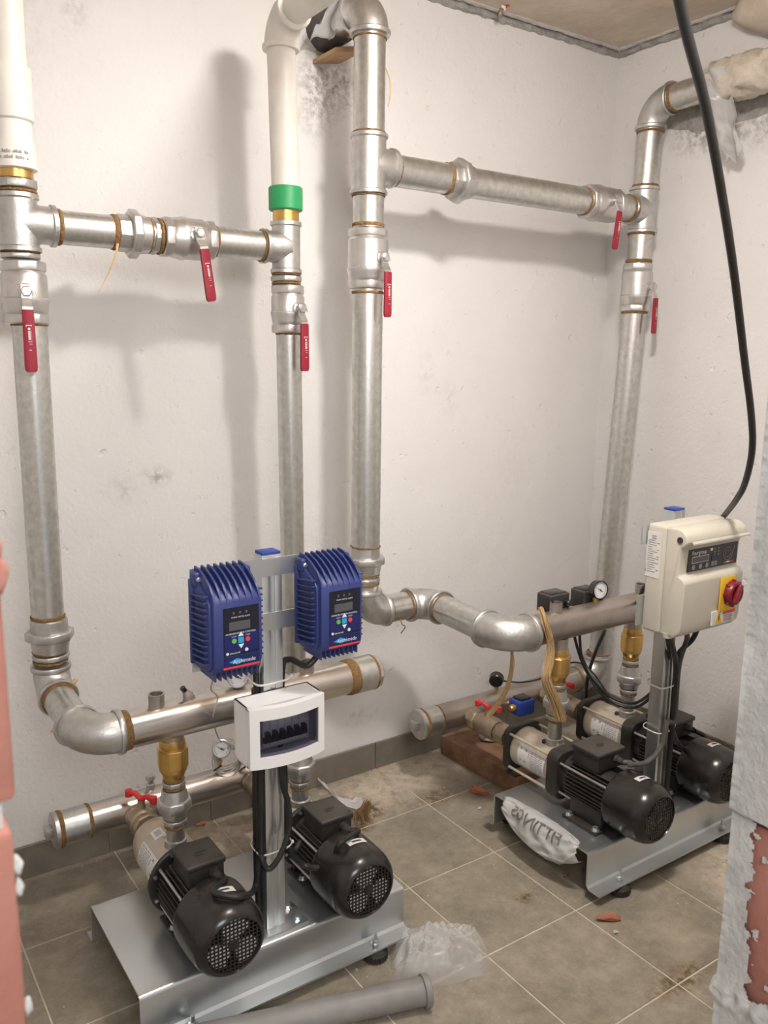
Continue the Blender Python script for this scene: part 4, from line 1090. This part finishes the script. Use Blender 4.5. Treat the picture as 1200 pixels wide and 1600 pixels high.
# ================================================================ white breaker box
def breaker_box():
    x0, x1, z0, z1 = -.897, -.715, .606, .742; yb, yfe, bul = PY - .021, -.842, .018
    t = thing('breaker_box', 'white breaker box with smoked window on the left post', 'breaker box', ((x0 + x1) / 2, yb, z0))
    n = 16
    def front(u, back=0): return V((x0 + (x1 - x0) * u, yfe - bul * (1 - (2 * u - 1) ** 2) + back, 0))
    def band(u0, u1, za_, zb2, back, thk):
        g = G(); m_ = max(2, int(n * (u1 - u0)))
        pf = [front(u0 + (u1 - u0) * k / m_, back) for k in range(m_ + 1)]
        g.prism([p + V((0, 0, za_)) for p in pf] + [p + V((0, thk, za_)) for p in reversed(pf)], (0, 0, zb2 - za_)); return g
    poly = [V((x0, yb, z0)), V((x0, yfe + .012, z0)), V((x1, yfe + .012, z0)), V((x1, yb, z0))]
    g = G(); th = .004
    g.bb((x0, yfe + .010, z0), (x0 + th, yb, z1)); g.bb((x1 - th, yfe + .010, z0), (x1, yb, z1)); g.bb((x0, yfe + .010, z0), (x1, yb, z0 + th)); g.bb((x0, yfe + .010, z1 - th), (x1, yb, z1)); g.bb((x0, yb - th, z0), (x1, yb, z1))
    build(g, 'case', 'white_plastic', t)
    g = G(); wu0, wu1, wz0, wz1 = .11, .90, z0 + .026, z1 - .026
    for a in (band(0, 1, z0, wz0, 0, .018), band(0, 1, wz1, z1, 0, .018), band(0, wu0, wz0, wz1, 0, .012), band(wu1, 1, wz0, wz1, 0, .012)):
        g.add(a.v, a.f)
    build(g, 'front_cover', 'white_plastic', t, angle=30)
    w_ = build(band(wu0, wu1, wz0, wz1, .004, .0016), 'window', 'smoked', t); w_['label'] = 'smoked see-through door'
    build(G().box(front(.135, .003) + V((0, 0, (wz0 + wz1) / 2)), (.004, .003, .020)), 'latch', 'black_plastic', w_)
    yi = yfe + .020
    build(G().bb((x0 + .026, yi + .012, wz0 - .002), (x1 - .022, yi + .016, wz1 + .002)), 'inner_panel', 'label', t)
    for k in range(6):
        xx = x0 + .038 + k * .0178
        bk = build(G().bb((xx, yi - .004, wz0 + .010), (xx + .0166, yi + .014, wz1 - .012)), 'breaker', 'label', t, bevel=.001)
        build(G().bb((xx + .004, yi - .018, wz0 + .030), (xx + .0125, yi - .002, wz0 + .046)), 'toggle', 'panel_dark', bk)
        build(G().bb((xx - .0004, yi - .012, wz0 + .022), (xx + .017, yi - .003, wz0 + .034)), 'toggle_bar', 'panel_dark', bk)
breaker_box()

# ================================================================ ivory control box
def control_box():
    x0, x1, z0, z1 = .254, .522, .742, 1.044; yb, ym, yf = yq - .004, -.988, -1.052
    t = thing('control_box', 'ivory pump control box with red rotary switch on the right post', 'control box', ((x0 + x1) / 2, yb, z0))
    build(G().bb((x0, ym, z0), (x1, yb, z1)), 'back_case', 'ivory', t, bevel=.010, bseg=3)
    # lid: one profile, recessed panel zone in the upper half, rolled top edge
    prof = [(ym + .001, z0 + .004), (yf + .020, z0 + .002), (yf + .004, z0 + .018), (yf, z0 + .040), (yf - .004, z0 + .158), (yf + .004, z0 + .168), (yf + .020, z0 + .174), (yf + .016, z1 - .052), (yf + .004, z1 - .046), (yf - .004, z1 - .034), (yf + .002, z1 - .016), (yf + .016, z1 - .004), (yf + .034, z1 - .001), (ym + .001, z1 - .004)]
    lid = build(G().prism([V((x0 + .002, a, b_)) for a, b_ in prof], (x1 - x0 - .004, 0, 0)), 'lid', 'ivory', t, bevel=.005, bseg=3)
    # cheeks beside the recessed panel, hinge bosses
    for xx in (x0 + .002, x1 - .034):
        build(G().lathe((xx + .004, yf + .020, z1 - .030), X_, [(0, .0135), (.024, .0135)], 20), 'hinge_boss', 'ivory', lid)
    build(G().lathe((x0 + .001, yf + .020, z1 - .030), -X_, [(0, .0085), (.002, .0085), (.002, .005), (.001, .004)], 18), 'hinge_hole', 'print_dark', lid)
    build(G().prism([V((x0 + .020, yf - .004, z1 - .036)), V((x1 + .008, yf - .004, z1 - .036)), V((x1 + .008, yf - .008, z1 - .042)), V((x0 + .020, yf - .008, z1 - .042))], (0, 0, .004)), 'drip_edge', 'ivory', lid)
    for xx in (x0 + .014, x1 - .03):
        build(G().lathe((xx, ym - .018, z0 - .004), Z_, [(0, .013), (.014, .015)], 16), 'corner_boss', 'ivory', t)
    for k in range(3):
        build(G().lathe((x0 + .080 + k * .070, -.965, z0 + .004), -Z_, [(0, .017), (.012, .016), (.013, .012), (.026, .011)], 18), 'cable_gland', 'ivory', t)
    # dark operator panel
    ypn = yf + .0165; pz0, pz1 = z0 + .181, z1 - .060; pxa, pxb = x0 + .036, x1 - .014
    pn = build(G().bb((pxa, ypn - .0015, pz0), (pxb, ypn + .006, pz1)), 'operator_panel', 'panel_black', t)
    O = lambda u, v: V((pxa + (pxb - pxa) * u, ypn - .0022, pz0 + (pz1 - pz0) * v))
    def rc(u0, v0, u1, v1, m_, nm, lift=0.0): 
        a, b_ = O(u0, v0), O(u1, v1); build(G().bb((a.x, a.y - .0006 - lift, a.z), (b_.x, a.y - lift, b_.z)), nm, m_, pn)
    rc(.06, .36, .40, .66, 'label', 'display_frame'); rc(.068, .385, .392, .635, 'lcd', 'display', .0005)
    text('Fourgroup', 'lettering', 'white_print', pn, O(.06, .74), X_, Z_, .016, .062)
    rc(.42, .80, .47, .92, 'white_print', 'emblem')
    for i in range(2):
        for j in range(3): build(G().lathe(O(.51 + i * .08, .86 - j * .14), -Y_, [(0, .0026), (.0006, .0026)], 10), 'lamp', 'print_grey', pn)
    rc(.46, .36, .58, .56, 'panel_blue', 'key_field')
    for u in (.10, .24, .37): build(G().lathe(O(u, .18), -Y_, [(0, .0068), (.0006, .0068)], 16), 'key', 'print_grey', pn)
    for i in range(2):
        for j in range(2): rc(.46 + i * .065, .10 + j * .11, .51 + i * .065, .18 + j * .11, 'print_grey', 'key')
    sp = []
    for k in range(40):
        q = k * .33; rr_ = .006 + .00042 * k; c_ = O(.79, .55); sp.append(c_ + V((rr_ * math.cos(q) * 1.05, -.0004, rr_ * math.sin(q))))
    sp += [O(.92, .70), O(.925, .92)]
    build(G().tube(sp, .0007, 5), 'spiral_mark', 'print_grey', pn)
    rc(.72, .10, .78, .16, 'btn_green', 'stripe'); rc(.78, .10, .84, .16, 'white_print', 'stripe'); rc(.84, .10, .92, .16, 'btn_red', 'stripe')
    # isolator switch on a yellow plate
    yl = yf - .004; cx, cz = x1 - .066, z0 + .106
    pl = build(G().bb((cx - .045, yl - .004, cz - .050), (cx + .026, yl, cz + .048)), 'switch_plate', 'yellow', t, bevel=.002)
    kc = V((cx + .004, yl - .004, cz))
    ringp = []
    kn = build(G().lathe(kc, -Y_, [(0, .035), (.009, .035), (.012, .033), (.018, .031), (.020, .026), (.013, .022)], 32), 'rotary_switch', 'switch_red', t)
    g = G()
    for k in range(8):
        q = 2 * PI * k / 8; g.box(kc + V((.034 * math.cos(q), -.006, .034 * math.sin(q))), (.010, .011, .006), Matrix.Rotation(-q, 3, 'Y'))
    build(g, 'lugs', 'switch_red', kn, bevel=.001)
    build(G().box(kc + V((0, -.018, 0)), (.015, .018, .056), Matrix.Rotation(math.radians(25), 3, 'Y')), 'grip', 'switch_red', kn, bevel=.003)
    # warning stickers below
    st = build(G().bb((cx - .070, yl - .0008, z0 + .022), (cx + .034, yl + .003, z0 + .060)), 'warning_sticker', 'label', t)
    a = V((cx - .056, yl - .0014, z0 + .024)); build(G().prism([a, a + V((.032, 0, 0)), a + V((.016, 0, .036))], (0, -.0004, 0)), 'hazard_triangle', 'yellow', st)
    a = V((cx - .0405, yl - .0022, z0 + .028)); build(G().prism([a, a + V((.004, 0, .010)), a + V((.0015, 0, .010)), a + V((.004, 0, .024)), a + V((-.003, 0, .012)), a + V((0, 0, .012))], (0, -.0004, 0)), 'bolt_mark', 'print_dark', st)
    build(G().bb((cx - .020, yl - .0020, z0 + .047), (cx + .032, yl - .0010, z0 + .059)), 'red_header', 'btn_red', st)
    g = G()
    for k in range(4): g.bb((cx - .018, yl - .0020, z0 + .026 + k * .005), (cx + .024 - .006 * (k % 2), yl - .0012, z0 + .0282 + k * .005))
    for k in range(2): g.bb((cx - .066, yl - .0020, z0 + .0165 + k * .003), (cx + .020, yl - .0012, z0 + .0176 + k * .003))
    build(g, 'sticker_print', 'print_grey', st)
    # data plate on the left side
    lb = build(G().bb((x0 - .0012, ym + .014, z0 + .155), (x0 + .002, yb - .004, z1 - .022)), 'data_plate', 'label', t)
    g = G(); rng = random.Random(3); ya, yc = ym + .018, yb - .008
    for k in range(17):
        zz = z1 - .032 - k * .0062; w_ = rng.uniform(.35, .95)
        if k < 2: g.bb((x0 - .0018, ya + (yc - ya) * .3, zz - .002), (x0 - .001, ya + (yc - ya) * .7, zz + .001))
        else:
            g.bb((x0 - .0018, yc - (yc - ya) * w_, zz - .0012), (x0 - .001, yc, zz + .0006))
            if k % 3 == 0: g.bb((x0 - .0018, ya, zz - .0012), (x0 - .001, ya + .007, zz + .0008))
    build(g, 'data_print', 'print_grey', lb)
control_box()
# ================================================================ cables
def cable(name, label, cat, pts, r, material='cable', n=8, seg=10, group=None):
    c = curve(pts, n); base = min(c, key=lambda p: p.z)
    t = build(G().tube([p - V(base) for p in c], r, seg), name, material)
    t.location = base
    return tag(t, label, cat, group)
A = lambda x, y, v: at(x, y, 'y', v)
lx, rx = PX - .032, PX + .032
cable('cable', 'black cable from the left front pump up the post to the left inverter', 'cable',
      [gl1, gl1 + V((.004, -.018, .002)), at(332, 1392, 'z', .334), at(356, 1400, 'z', .333), at(380, 1400, 'z', .322), A(397, 1390, -.765), V((lx - .010, PY - .012, .31)), V((lx - .003, PY - .006, .40)), V((lx, PY, .50)), V((lx, PY, .74)), V((lx - .004, PY - .006, .79)), V((-.852, PY - .050, .828))], .0072, 'cable')
cable('cable', 'black cable from the second left pump up to the right inverter', 'cable',
      [gl2, gl2 + V((.012, -.018, .004)), at(531, 1318, 'z', .336), at(521, 1341, 'x', -.655), at(500, 1355, 'x', -.688), at(476, 1352, 'x', -.715), A(459, 1338, -.742), A(451, 1315, -.742), V((rx + .006, PY, .36)), V((rx, PY, .50)), V((rx, PY, .76)), V((rx + .014, PY - .010, .800)), A(480, 1040, -.79), V((-.690, PY - .050, .826))], .0072, 'cable')
cable('cable', 'black cable running straight down the left side of the post', 'cable',
      [V((lx + .002, PY + .012, .74)), V((lx, PY + .012, .5)), V((lx, PY + .012, .30)), V((lx + .003, PY + .010, .17)), V((lx + .006, PY + .02, .155))], .0085, 'cable')
cable('cable', 'loose black cable loop hanging on the front of the left post', 'cable',
      [V((PX + .008, PY - .030, .66)), A(440, 1215, -.785), A(450, 1255, -.785), A(452, 1290, -.785), A(443, 1325, -.79), A(428, 1352, -.79), A(417, 1357, -.785), A(409, 1340, -.775), V((lx - .004, PY - .018, .36)), V((lx, PY - .016, .52)), V((lx, PY - .016, .70))], .0068, 'cable')
cable('cable', 'thin black cable beside the right edge of the left post', 'cable',
      [V((rx + .010, PY + .012, .70)), V((rx + .012, PY + .012, .50)), V((rx + .014, PY + .012, .36)), A(458, 1330, -.72), V((-.70, -.70, .30))], .0065, 'cable')
def tie(label, px, py, z, hw=.045, hd=.034, tail=True):
    t = thing('cable_tie', label, 'cable tie', (px, py, z))
    pts = []
    for k in range(25):
        q = 2 * PI * k / 24; cx = math.copysign(abs(math.cos(q)) ** .5, math.cos(q)) * hw; cy = math.copysign(abs(math.sin(q)) ** .5, math.sin(q)) * hd
        pts.append(V((px + cx, py + cy, z + .004 * math.sin(q + .6))))
    g = G(); n = len(pts)
    vs = [p + V((0, 0, d)) for p in pts for d in (-.0022, .0022)]
    build(g.add(vs, [(2 * i, 2 * i + 2, 2 * i + 3, 2 * i + 1) for i in range(n - 1)]), 'strap', 'tie', t, solid=.0014)
    build(G().box((px + hw, py - hd * .6, z), (.005, .006, .007)), 'head', 'tie', t, bevel=.001)
tie('pale cable tie round the left post between the pumps', PX, PY, .352)
tie('pale cable tie round the left post just above the breaker box', PX, PY, .765)
tie('pale cable tie round the right post below the control box', QX + .006, QY, .545)
tie('pale cable tie round the right post level with the terminal boxes', QX + .006, QY, .405)
# right set
qx = QX + .032
cable('cable', 'dusty cable from the right front pump up to the ivory control box', 'cable',
      [gr1, gr1 + V((.010, -.018, .004)), at(985, 1195, 'z', .338), at(1012, 1190, 'z', .333), A(1034, 1165, -.945), A(1042, 1130, -.942), V((QX + .026, QY - .036, .44)), V((QX + .028, QY - .036, .60)), V((QX + .036, QY - .050, .69)), V((.392, -.965, .724))], .0075, 'cable_dusty')
cable('cable', 'black cable from the rear right pump up the right side of the post', 'cable',
      [gr2, gr2 + V((.030, -.014, -.020)), gr2 + V((.028, -.030, -.050)), gr2 + V((-.01, -.03, -.070)), A(1062, 1165, -.915), A(1048, 1135, -.910), V((qx + .006, QY - .008, .40)), V((qx + .006, QY - .012, .60)), V((qx + .030, QY - .050, .68)), V((.462, -.965, .724))], .0075, 'cable')
cable('cable', 'upright black cable on the front edge of the right post', 'cable',
      [V((.330, -.962, .722)), V((.375, QY - .052, .66)), V((QX + .020, QY - .034, .58)), V((QX + .020, QY - .034, .35)), V((QX + .022, QY - .030, .18))], .0085, 'cable')
for k, lab in enumerate(('lower of two black cables looping from the control box over the rear right pump', 'upper of two black cables looping from the control box over the rear right pump')):
    o = k * 7
    cable('cable', lab, 'cable', [V((.322 + .012 * k, -.962, .724)), A(1046 - o * .3, 1040, -.90), A(1030, 1070 - o * .6, -.86), A(1012, 1094 - o, -.82), A(988, 1106 - o, -.76), A(955, 1096 - o, -.70), A(930, 1072 - o, -.66), A(910, 1035 - o, -.60), A(899 + o, 1000, -.58), A(897 + o, 975, -.58), (V((.30, -.59, .70)) if k else V((.42, -.58, .70)))], .0048, 'cable')
cable('cable', 'thin black cable from the turned gauge along the right lower manifold', 'cable', [A(785, 1064, -.205), A(815, 1066, -.22), A(845, 1060, -.25), A(865, 1045, -.3), A(900, 1035, -.4), A(925, 1050, -.50), A(950, 1085, -.6)], .0032, 'cable')
cable('cable', 'grey-black cable hanging behind the right manifold beside the corner riser', 'cable', [A(945, 985, -.50), A(930, 1020, -.45), A(918, 1060, -.42), A(916, 1100, -.40)], .006, 'cable')
cable('cable', 'long black cable hanging from the ceiling to the back of the ivory control box', 'cable',
      [V((-.80, -1.72, HC)), V((-.78, -1.70, 2.35)), atd(1042, -90, 1.03), atd(1055, -30, 1.10), atd(1075, 60, 1.17), atd(1101, 160, 1.28), atd(1124, 280, 1.42), atd(1146, 420, 1.58), atd(1163, 560, 1.76), atd(1174, 650, 1.90), atd(1175, 705, 1.99), atd(1164, 755, 2.10), atd(1149, 783, 2.21), at(1130, 808, 'y', -.955), at(1118, 826, 'y', -.928), at(1105, 850, 'y', -.915)], .0080, 'cable', 10, 14)
cable('cable', 'black cable between the ivory control box and the right manifold', 'cable', [V((.30, -.90, .90)), A(1018, 905, -.86), A(1005, 920, -.80), A(998, 938, -.70), A(985, 955, -.60)], .0070, 'cable')

# ================================================================ plastic film, hemp and loose things
t = thing('pipe_wrap', 'crumpled plastic and foam wrapped round the pipe under the ceiling at right', 'wrapping', (xt, -.75, zt4))
g = G(); nn = 46; seg = 30; vs = []; fs = []
for i in range(nn + 1):
    y = -.470 - .56 * i / nn; f = min(1, i / 3) 
    for k in range(seg):
        q = 2 * PI * k / seg; d = V((math.cos(q), 0, math.sin(q)))
        r = .047 + f * (.014 + .013 * n3(V((0, y * 16, 0)) + d * 1.8, 1, 2) + .009 * (1 - 3 * abs(n3(V((0, y * 40, 0)) + d * 3.2, 1, 6))))
        vs.append(V((xt, y, zt4 + .004)) + d * r)
for j in range(nn):
    for k in range(seg): fs.append((j * seg + k, j * seg + (k + 1) % seg, (j + 1) * seg + (k + 1) % seg, (j + 1) * seg + k))
build(g.add(vs, fs), 'foam_sleeve', 'foam_wrap', t, angle=70)
g = G()
def rag(u, v):
    y = -.535 - .050 * (u - .5) * (1.4 - .75 * v + .5 * n3((v * 5, u, 0), 1, 4)) * 2 - .055 * v; z = zt4 + .03 - (.27 + .05 * n3((u * 6, 0, 0), 1, 7)) * v; x = xt - .066 + .10 * v + .016 * math.sin(u * 8 + v * 5) + .016 * n3((u * 4, v * 6, 0), 1.3, 3)
    return (x, y, z)
build(g.grid(rag, 18, 26), 'hanging_film', 'film_tan', t, angle=80, solid=.0006)
t = thing('wall_sleeve', 'dark sleeve round the central pipe where it enters the wall', 'sleeve', (x3, 0, z_t))
build(G().lathe((x3, .01, z_t + .004), NY, [(0, .058), (.115, .056), (.118, .050)], 32), 'sleeve', 'sleeve', t)
t = build(G().prism([(-.035, 0, 0), (.060, 0, .018), (.060, 0, .036), (-.035, 0, .012)], (0, -.13, 0)), 'wooden_wedge', 'wood_pale', None, bevel=.001); t.location = (x3, 0, z_t - .090)
tag(t, 'pale wooden wedge jammed under the pipe in the wall', 'wedge')
g = G()
def film2(u, v):
    return (x3 - .055 + .055 * u - .028 * v + .012 * math.sin(u * 8 + v * 3), Y3 + .10 + .09 * v - .05 * u, z_t + .075 - .125 * v + .018 * n3((u * 4, v * 4, 1), 1.2, 2))
t = build(g.grid(film2, 14, 16), 'plastic_film', 'film', None, angle=80, solid=.0005)
tag(t, 'torn clear plastic film draped on the central pipe at the wall', 'film')
# the red wire stub in the ceiling
t = thing('wire_stub', 'red wire stub with connector at the ceiling edge', 'wire', at(790, 10, 'y', -.07))
build(G().tube(curve([at(806, -6, 'y', -.07), at(798, 4, 'y', -.07), at(790, 11, 'y', -.07)], 5), .0045, 8), 'wire', 'red_handle', t)
c = at(786, 13, 'y', -.07)
build(G().box(c, (.018, .012, .016)), 'connector', 'label', t, bevel=.003)
build(G().lathe(c + V((-.006, 0, -.004)), V((-.4, 0, -1)), [(0, .008), (.016, .009), (.022, .006)], 12), 'cap', 'bronze', t)

def strands(name, label, paths, n, spread, r, material, group=None):
    rng = random.Random(len(label)); g = G()
    c0 = V(paths[-1]); 
    for k in range(n):
        o0 = V((rng.uniform(-1, 1), rng.uniform(-.6, .6), rng.uniform(-.5, .5))); pts = []
        m_ = len(paths)
        for i, p in enumerate(paths):
            f = .45 + 1.0 * i / (m_ - 1); w_ = V((rng.uniform(-1, 1), rng.uniform(-1, 1), rng.uniform(-1, 1))) * spread * .25
            pts.append(V(p) + o0 * spread * f + w_ - c0)
        g.tube(curve(pts, 4), r, 5)
    o = build(g, name, material, None); o.location = c0
    return tag(o, label, 'hemp', group)
# tan hemp hanging from the right manifold joint and behind the elbow
strands('hemp_tuft', 'long tan hemp tuft hanging over the right manifold joint', [A(845, 950, -.690), A(853, 975, -.706), A(860, 1005, -.705), A(858, 1035, -.705), A(853, 1062, -.705), A(866, 1095, -.70), A(876, 1125, -.70)], 70, .013, .0009, 'hemp_light')
strands('hemp_tuft', 'straight tan hemp strip hanging below the big right elbow', [A(800, 1015, -.60), A(800, 1040, -.585), A(794, 1070, -.57), A(782, 1095, -.55), A(764, 1118, -.53)], 50, .008, .0009, 'hemp_light')
strands('hemp_tuft', 'brown hemp scraps lying on the floor by the wall', [V((-.17, -.20, .004)), V((-.20, -.235, .008)), V((-.235, -.255, .006)), V((-.255, -.29, .004))], 34, .020, .0013, 'hemp')

# wooden block and the chip lying on it
t = build(G().box((0, 0, .0375), (.135, .40, .075)), 'wooden_block', 'wood', None, bevel=.005, bseg=2)
t.location = (.338, -.245, 0); t.rotation_euler = (0, 0, math.radians(3)); tag(t, 'rough brown wooden block on the floor behind the right pumps', 'block')
t = lump(None, 'cement_chunk', 'cement_chip', (0, 0, 0), .045, 3, (1.0, .9, .22), .3, 2); t.location = (.40, -.17, .083); tag(t, 'flat pale cement chunk lying on the wooden block', 'debris')

# grey drain pipe on the floor
pa_, pb_ = at(425, 1600, 'z', .036), at(668, 1547, 'z', .036)
d = (pb_ - pa_).normalized(); far = pa_ - d * .45
t = thing('drain_pipe', 'grey plastic drain pipe lying on the floor in front of the left frame', 'pipe', ((pa_ + pb_) / 2).to_tuple()[:2] + (0,))
build(G().lathe(far, d, [(0, .0315), ((pb_ - far).length - .008, .0315), ((pb_ - far).length - .002, .0315)], 36), 'tube', 'pvc_grey', t)
build(G().lathe(pb_ - d * .014, d, [(0, .0325), (.002, .0365), (.010, .0368), (.016, .0365), (.018, .033), (.018, .029), (.006, .028)], 36), 'socket_rim', 'pvc_grey', t)

# crumpled plastic bag beside the drain pipe
def film_heap(parent, name, material, c, rx, ry, h, seed, rz, nr=44, ns=120, sharp=1.0):
    R = Matrix.Rotation(rz, 3, 'Z'); vs = []; fs = []
    for j in range(nr + 1):
        for k in range(ns):
            q = 2 * PI * k / ns; d = V((math.cos(q), math.sin(q), 0)); e = 1 + .20 * n3(d * 1.3, 1, seed) + .07 * n3(d * 4, 1, seed + 2)
            r = j / nr; p = d * (r * e)
            ridge = (1 - 2.2 * abs(n3(p * 1.5, 1, seed + 4))) * .60 + (1 - 2.2 * abs(n3(p * 3.4, 1, seed + 9))) * .34 * sharp + (1 - 2.2 * abs(n3(p * 7.5, 1, seed + 13))) * .12 * sharp
            z = h * (1 - r ** 3.0) ** .8 * max(.10, .35 + .62 * ridge)
            w_ = V((n3(p * 2.5, 1, seed + 20), n3(p * 2.5, 1, seed + 31), 0)) * .10 * (1 - r)
            vs.append(R @ V(((p.x + w_.x) * rx, (p.y + w_.y) * ry, max(z, .001))) + V(c))
    for j in range(nr):
        for k in range(ns): fs.append((j * ns + k, j * ns + (k + 1) % ns, (j + 1) * ns + (k + 1) % ns, (j + 1) * ns + k))
    return build(G().add(vs, fs), name, material, parent, angle=75)
bc = at(688, 1500, 'z', 0)
t = thing('plastic_bag', 'crumpled clear plastic bag on the floor beside the grey drain pipe', 'bag', (bc.x, bc.y, 0))
film_heap(t, 'film', 'film_clear', bc, .135, .088, .105, 3, math.radians(-22))
film_heap(t, 'inner_sheet', 'film', bc + V((-.030, .022, .001)), .078, .058, .088, 8, math.radians(-15), 30, 80, .4)
build(G().box(bc + V((-.052, .052, .066)), (.018, .014, .0008), Matrix.Rotation(.6, 3, 'X')), 'print', 'print_grey', t)

# printed bag spilling over the left edge of the right frame
t = thing('plastic_bag', 'printed milky plastic bag sagging over the left edge of the right frame', 'bag', (.05, -.75, .05))
prof = [(.092, .146), (.076, .150), (.060, .149), (.047, .140), (.037, .120), (.031, .097), (.035, .072), (.055, .056), (.085, .058)]
def bagp(u, v):
    k = v * (len(prof) - 1); i = min(int(k), len(prof) - 2); f = k - i
    a = V((prof[i][0], 0, prof[i][1])); b_ = V((prof[i + 1][0], 0, prof[i + 1][1])); p = a.lerp(b_, f)
    full = math.sin(PI * min(max(u * .92 + .06, 0), 1)) ** .55
    e = V((.060, 0, .146)); p = e + (p - e) * (.25 + .75 * full)
    p.x -= .030 * full * max(0, v - .3) * (.4 + u) ; p.z -= .022 * (u - .3) * max(0, v - .35)
    y = -.615 - .30 * u - .02 * v
    w_ = .007 * n3((u * 6, v * 3, 0), 1.2, 3) + .005 * (1 - 3 * abs(n3((u * 5 + v * 3, v * 4 - u * 3, 0), 1.3, 8))) * min(1, v * 2)
    return V((p.x - w_, y, max(p.z + w_, .006)))
build(G().grid(bagp, 34, 30), 'film', 'film', t, angle=80, solid=.0007)
# mirrored print seen through the film
cu = bpy.data.curves.new('t', 'FONT'); cu.body = 'FITTINGS'; cu.size = 1; to = bpy.data.objects.new('t', cu); COL.objects.link(to)
me = to.evaluated_get(bpy.context.evaluated_depsgraph_get()).to_mesh(); bmx = bmesh.new(); bmx.from_mesh(me)
bmesh.ops.triangulate(bmx, faces=bmx.faces); bmesh.ops.subdivide_edges(bmx, edges=bmx.edges, cuts=2)
bmx.verts.index_update(); vx = [v.co.copy() for v in bmx.verts]; fx = [tuple(v.index for v in f.verts) for f in bmx.faces]; bmx.free(); bpy.data.objects.remove(to)
x0t, x1t = min(v.x for v in vx), max(v.x for v in vx)
vs = []
for v in vx:
    u = .16 + .66 * (1 - (v.x - x0t) / (x1t - x0t)); vv = .50 - .23 * (v.y / .75)
    p = bagp(u, vv); vs.append(p + V((-.0034, 0, .0030)))
build(G().add(vs, fx), 'lettering', 'print_bag', t, recalc=False)

# debris on the floor
def chip(label, px, py, r, material, seed, sq=(1, 1, .5), rz=0):
    p = at(px, py, 'z', 0); o = lump(None, 'rubble_chip', material, (0, 0, 0), r, seed, sq, .9, 2)
    for f in o.data.polygons: f.use_smooth = False
    zmin = min(v.co.z for v in o.data.vertices); o.location = (p.x, p.y, -zmin); o.rotation_euler = (0, 0, rz)
    tag(o, label, 'debris')
chip('ragged orange brick chip left of the right frame', 748, 1241, .026, 'terracotta', 2, (.55, 1.3, .45), .5)
chip('flat orange brick chip in front of the right frame', 950, 1437, .021, 'terracotta', 5, (1.4, .6, .35), -.5)
chip('small red chip by the skirting in the middle of the back wall', 588, 1199, .011, 'terracotta', 8, (1, 1, .6))
chip('small red chip on the floor behind the left brass valve', 314, 1290, .012, 'terracotta', 9, (1.3, .8, .4))
chip('tiny brown chip under the printed bag', 884, 1369, .007, 'terracotta', 4, (1.4, .7, .5))
chip('tiny white chip in front of the flat brick chip', 962, 1458, .006, 'mortar', 6, (1, 1, .6))
chip('tiny white crumb left of the right frame corner', 749, 1264, .006, 'mortar', 7, (1.2, .8, .6))
g = G(); pts = [A(497, 1219, -.03), A(512, 1232, -.05), at(530, 1250, 'z', .02), at(552, 1258, 'z', .01), at(567, 1254, 'z', .004)]
def scrap(u, v):
    c = curve(pts, 6); k = u * (len(c) - 1); i = min(int(k), len(c) - 2); p = c[i].lerp(c[i + 1], k - i)
    wd = .010 + .030 * u ** 1.5
    return p + V((.4, .9, 0)).normalized() * (v - .5) * wd * 2 + V((0, 0, .012 * abs(n3((u * 5, v * 4, 0), 1.3, 2)) + .002))
t = build(g.grid(scrap, 24, 10), 'plastic_scrap', 'film', None, angle=80, solid=.0006); tag(t, 'crumpled milky plastic scrap on the floor by the back wall', 'scrap')
# fine grit nobody could count
rng = random.Random(11); g = G()
for k in range(420):
    if k < 180: p = V((rng.gauss(.0, .22), -abs(rng.gauss(0, .13)) - .015, 0))
    elif k < 290: p = V((rng.gauss(.66, .12), rng.gauss(-1.15, .08), 0))
    else: p = V((rng.uniform(-1.3, .9), rng.uniform(-1.5, -.02), 0))
    if not (-1.9 < p.x < XC - .03): continue
    s = rng.uniform(.0012, .0040); R = Matrix.Rotation(rng.uniform(0, 3), 3, 'Z')
    g.box(p + V((0, 0, s * .35)), (s * 1.3, s, s * .7), R)
t = build(g, 'grit', 'grit', None, flat=True); tag(t, 'pale grit and crumbs scattered over the floor tiles', 'grit', kind='stuff')

# ================================================================ the round ceiling lamp that lights the room
t = thing('ceiling_lamp', 'round white ceiling lamp above the middle of the room', 'lamp', LAMP)
build(G().lathe(LAMP - Z_ * .004, Z_, [(0, .104), (.004, .114), (.050, .114), (HC - LAMP.z + .004, .105)], 40, caps=(0, 1)), 'housing', 'white_plastic', t)
build(G().lathe(LAMP - Z_ * .052, Z_, [(0, .008), (.002, .038), (.010, .070), (.024, .092), (.042, .102), (.050, .103)], 40), 'diffuser', 'diffuser', t)
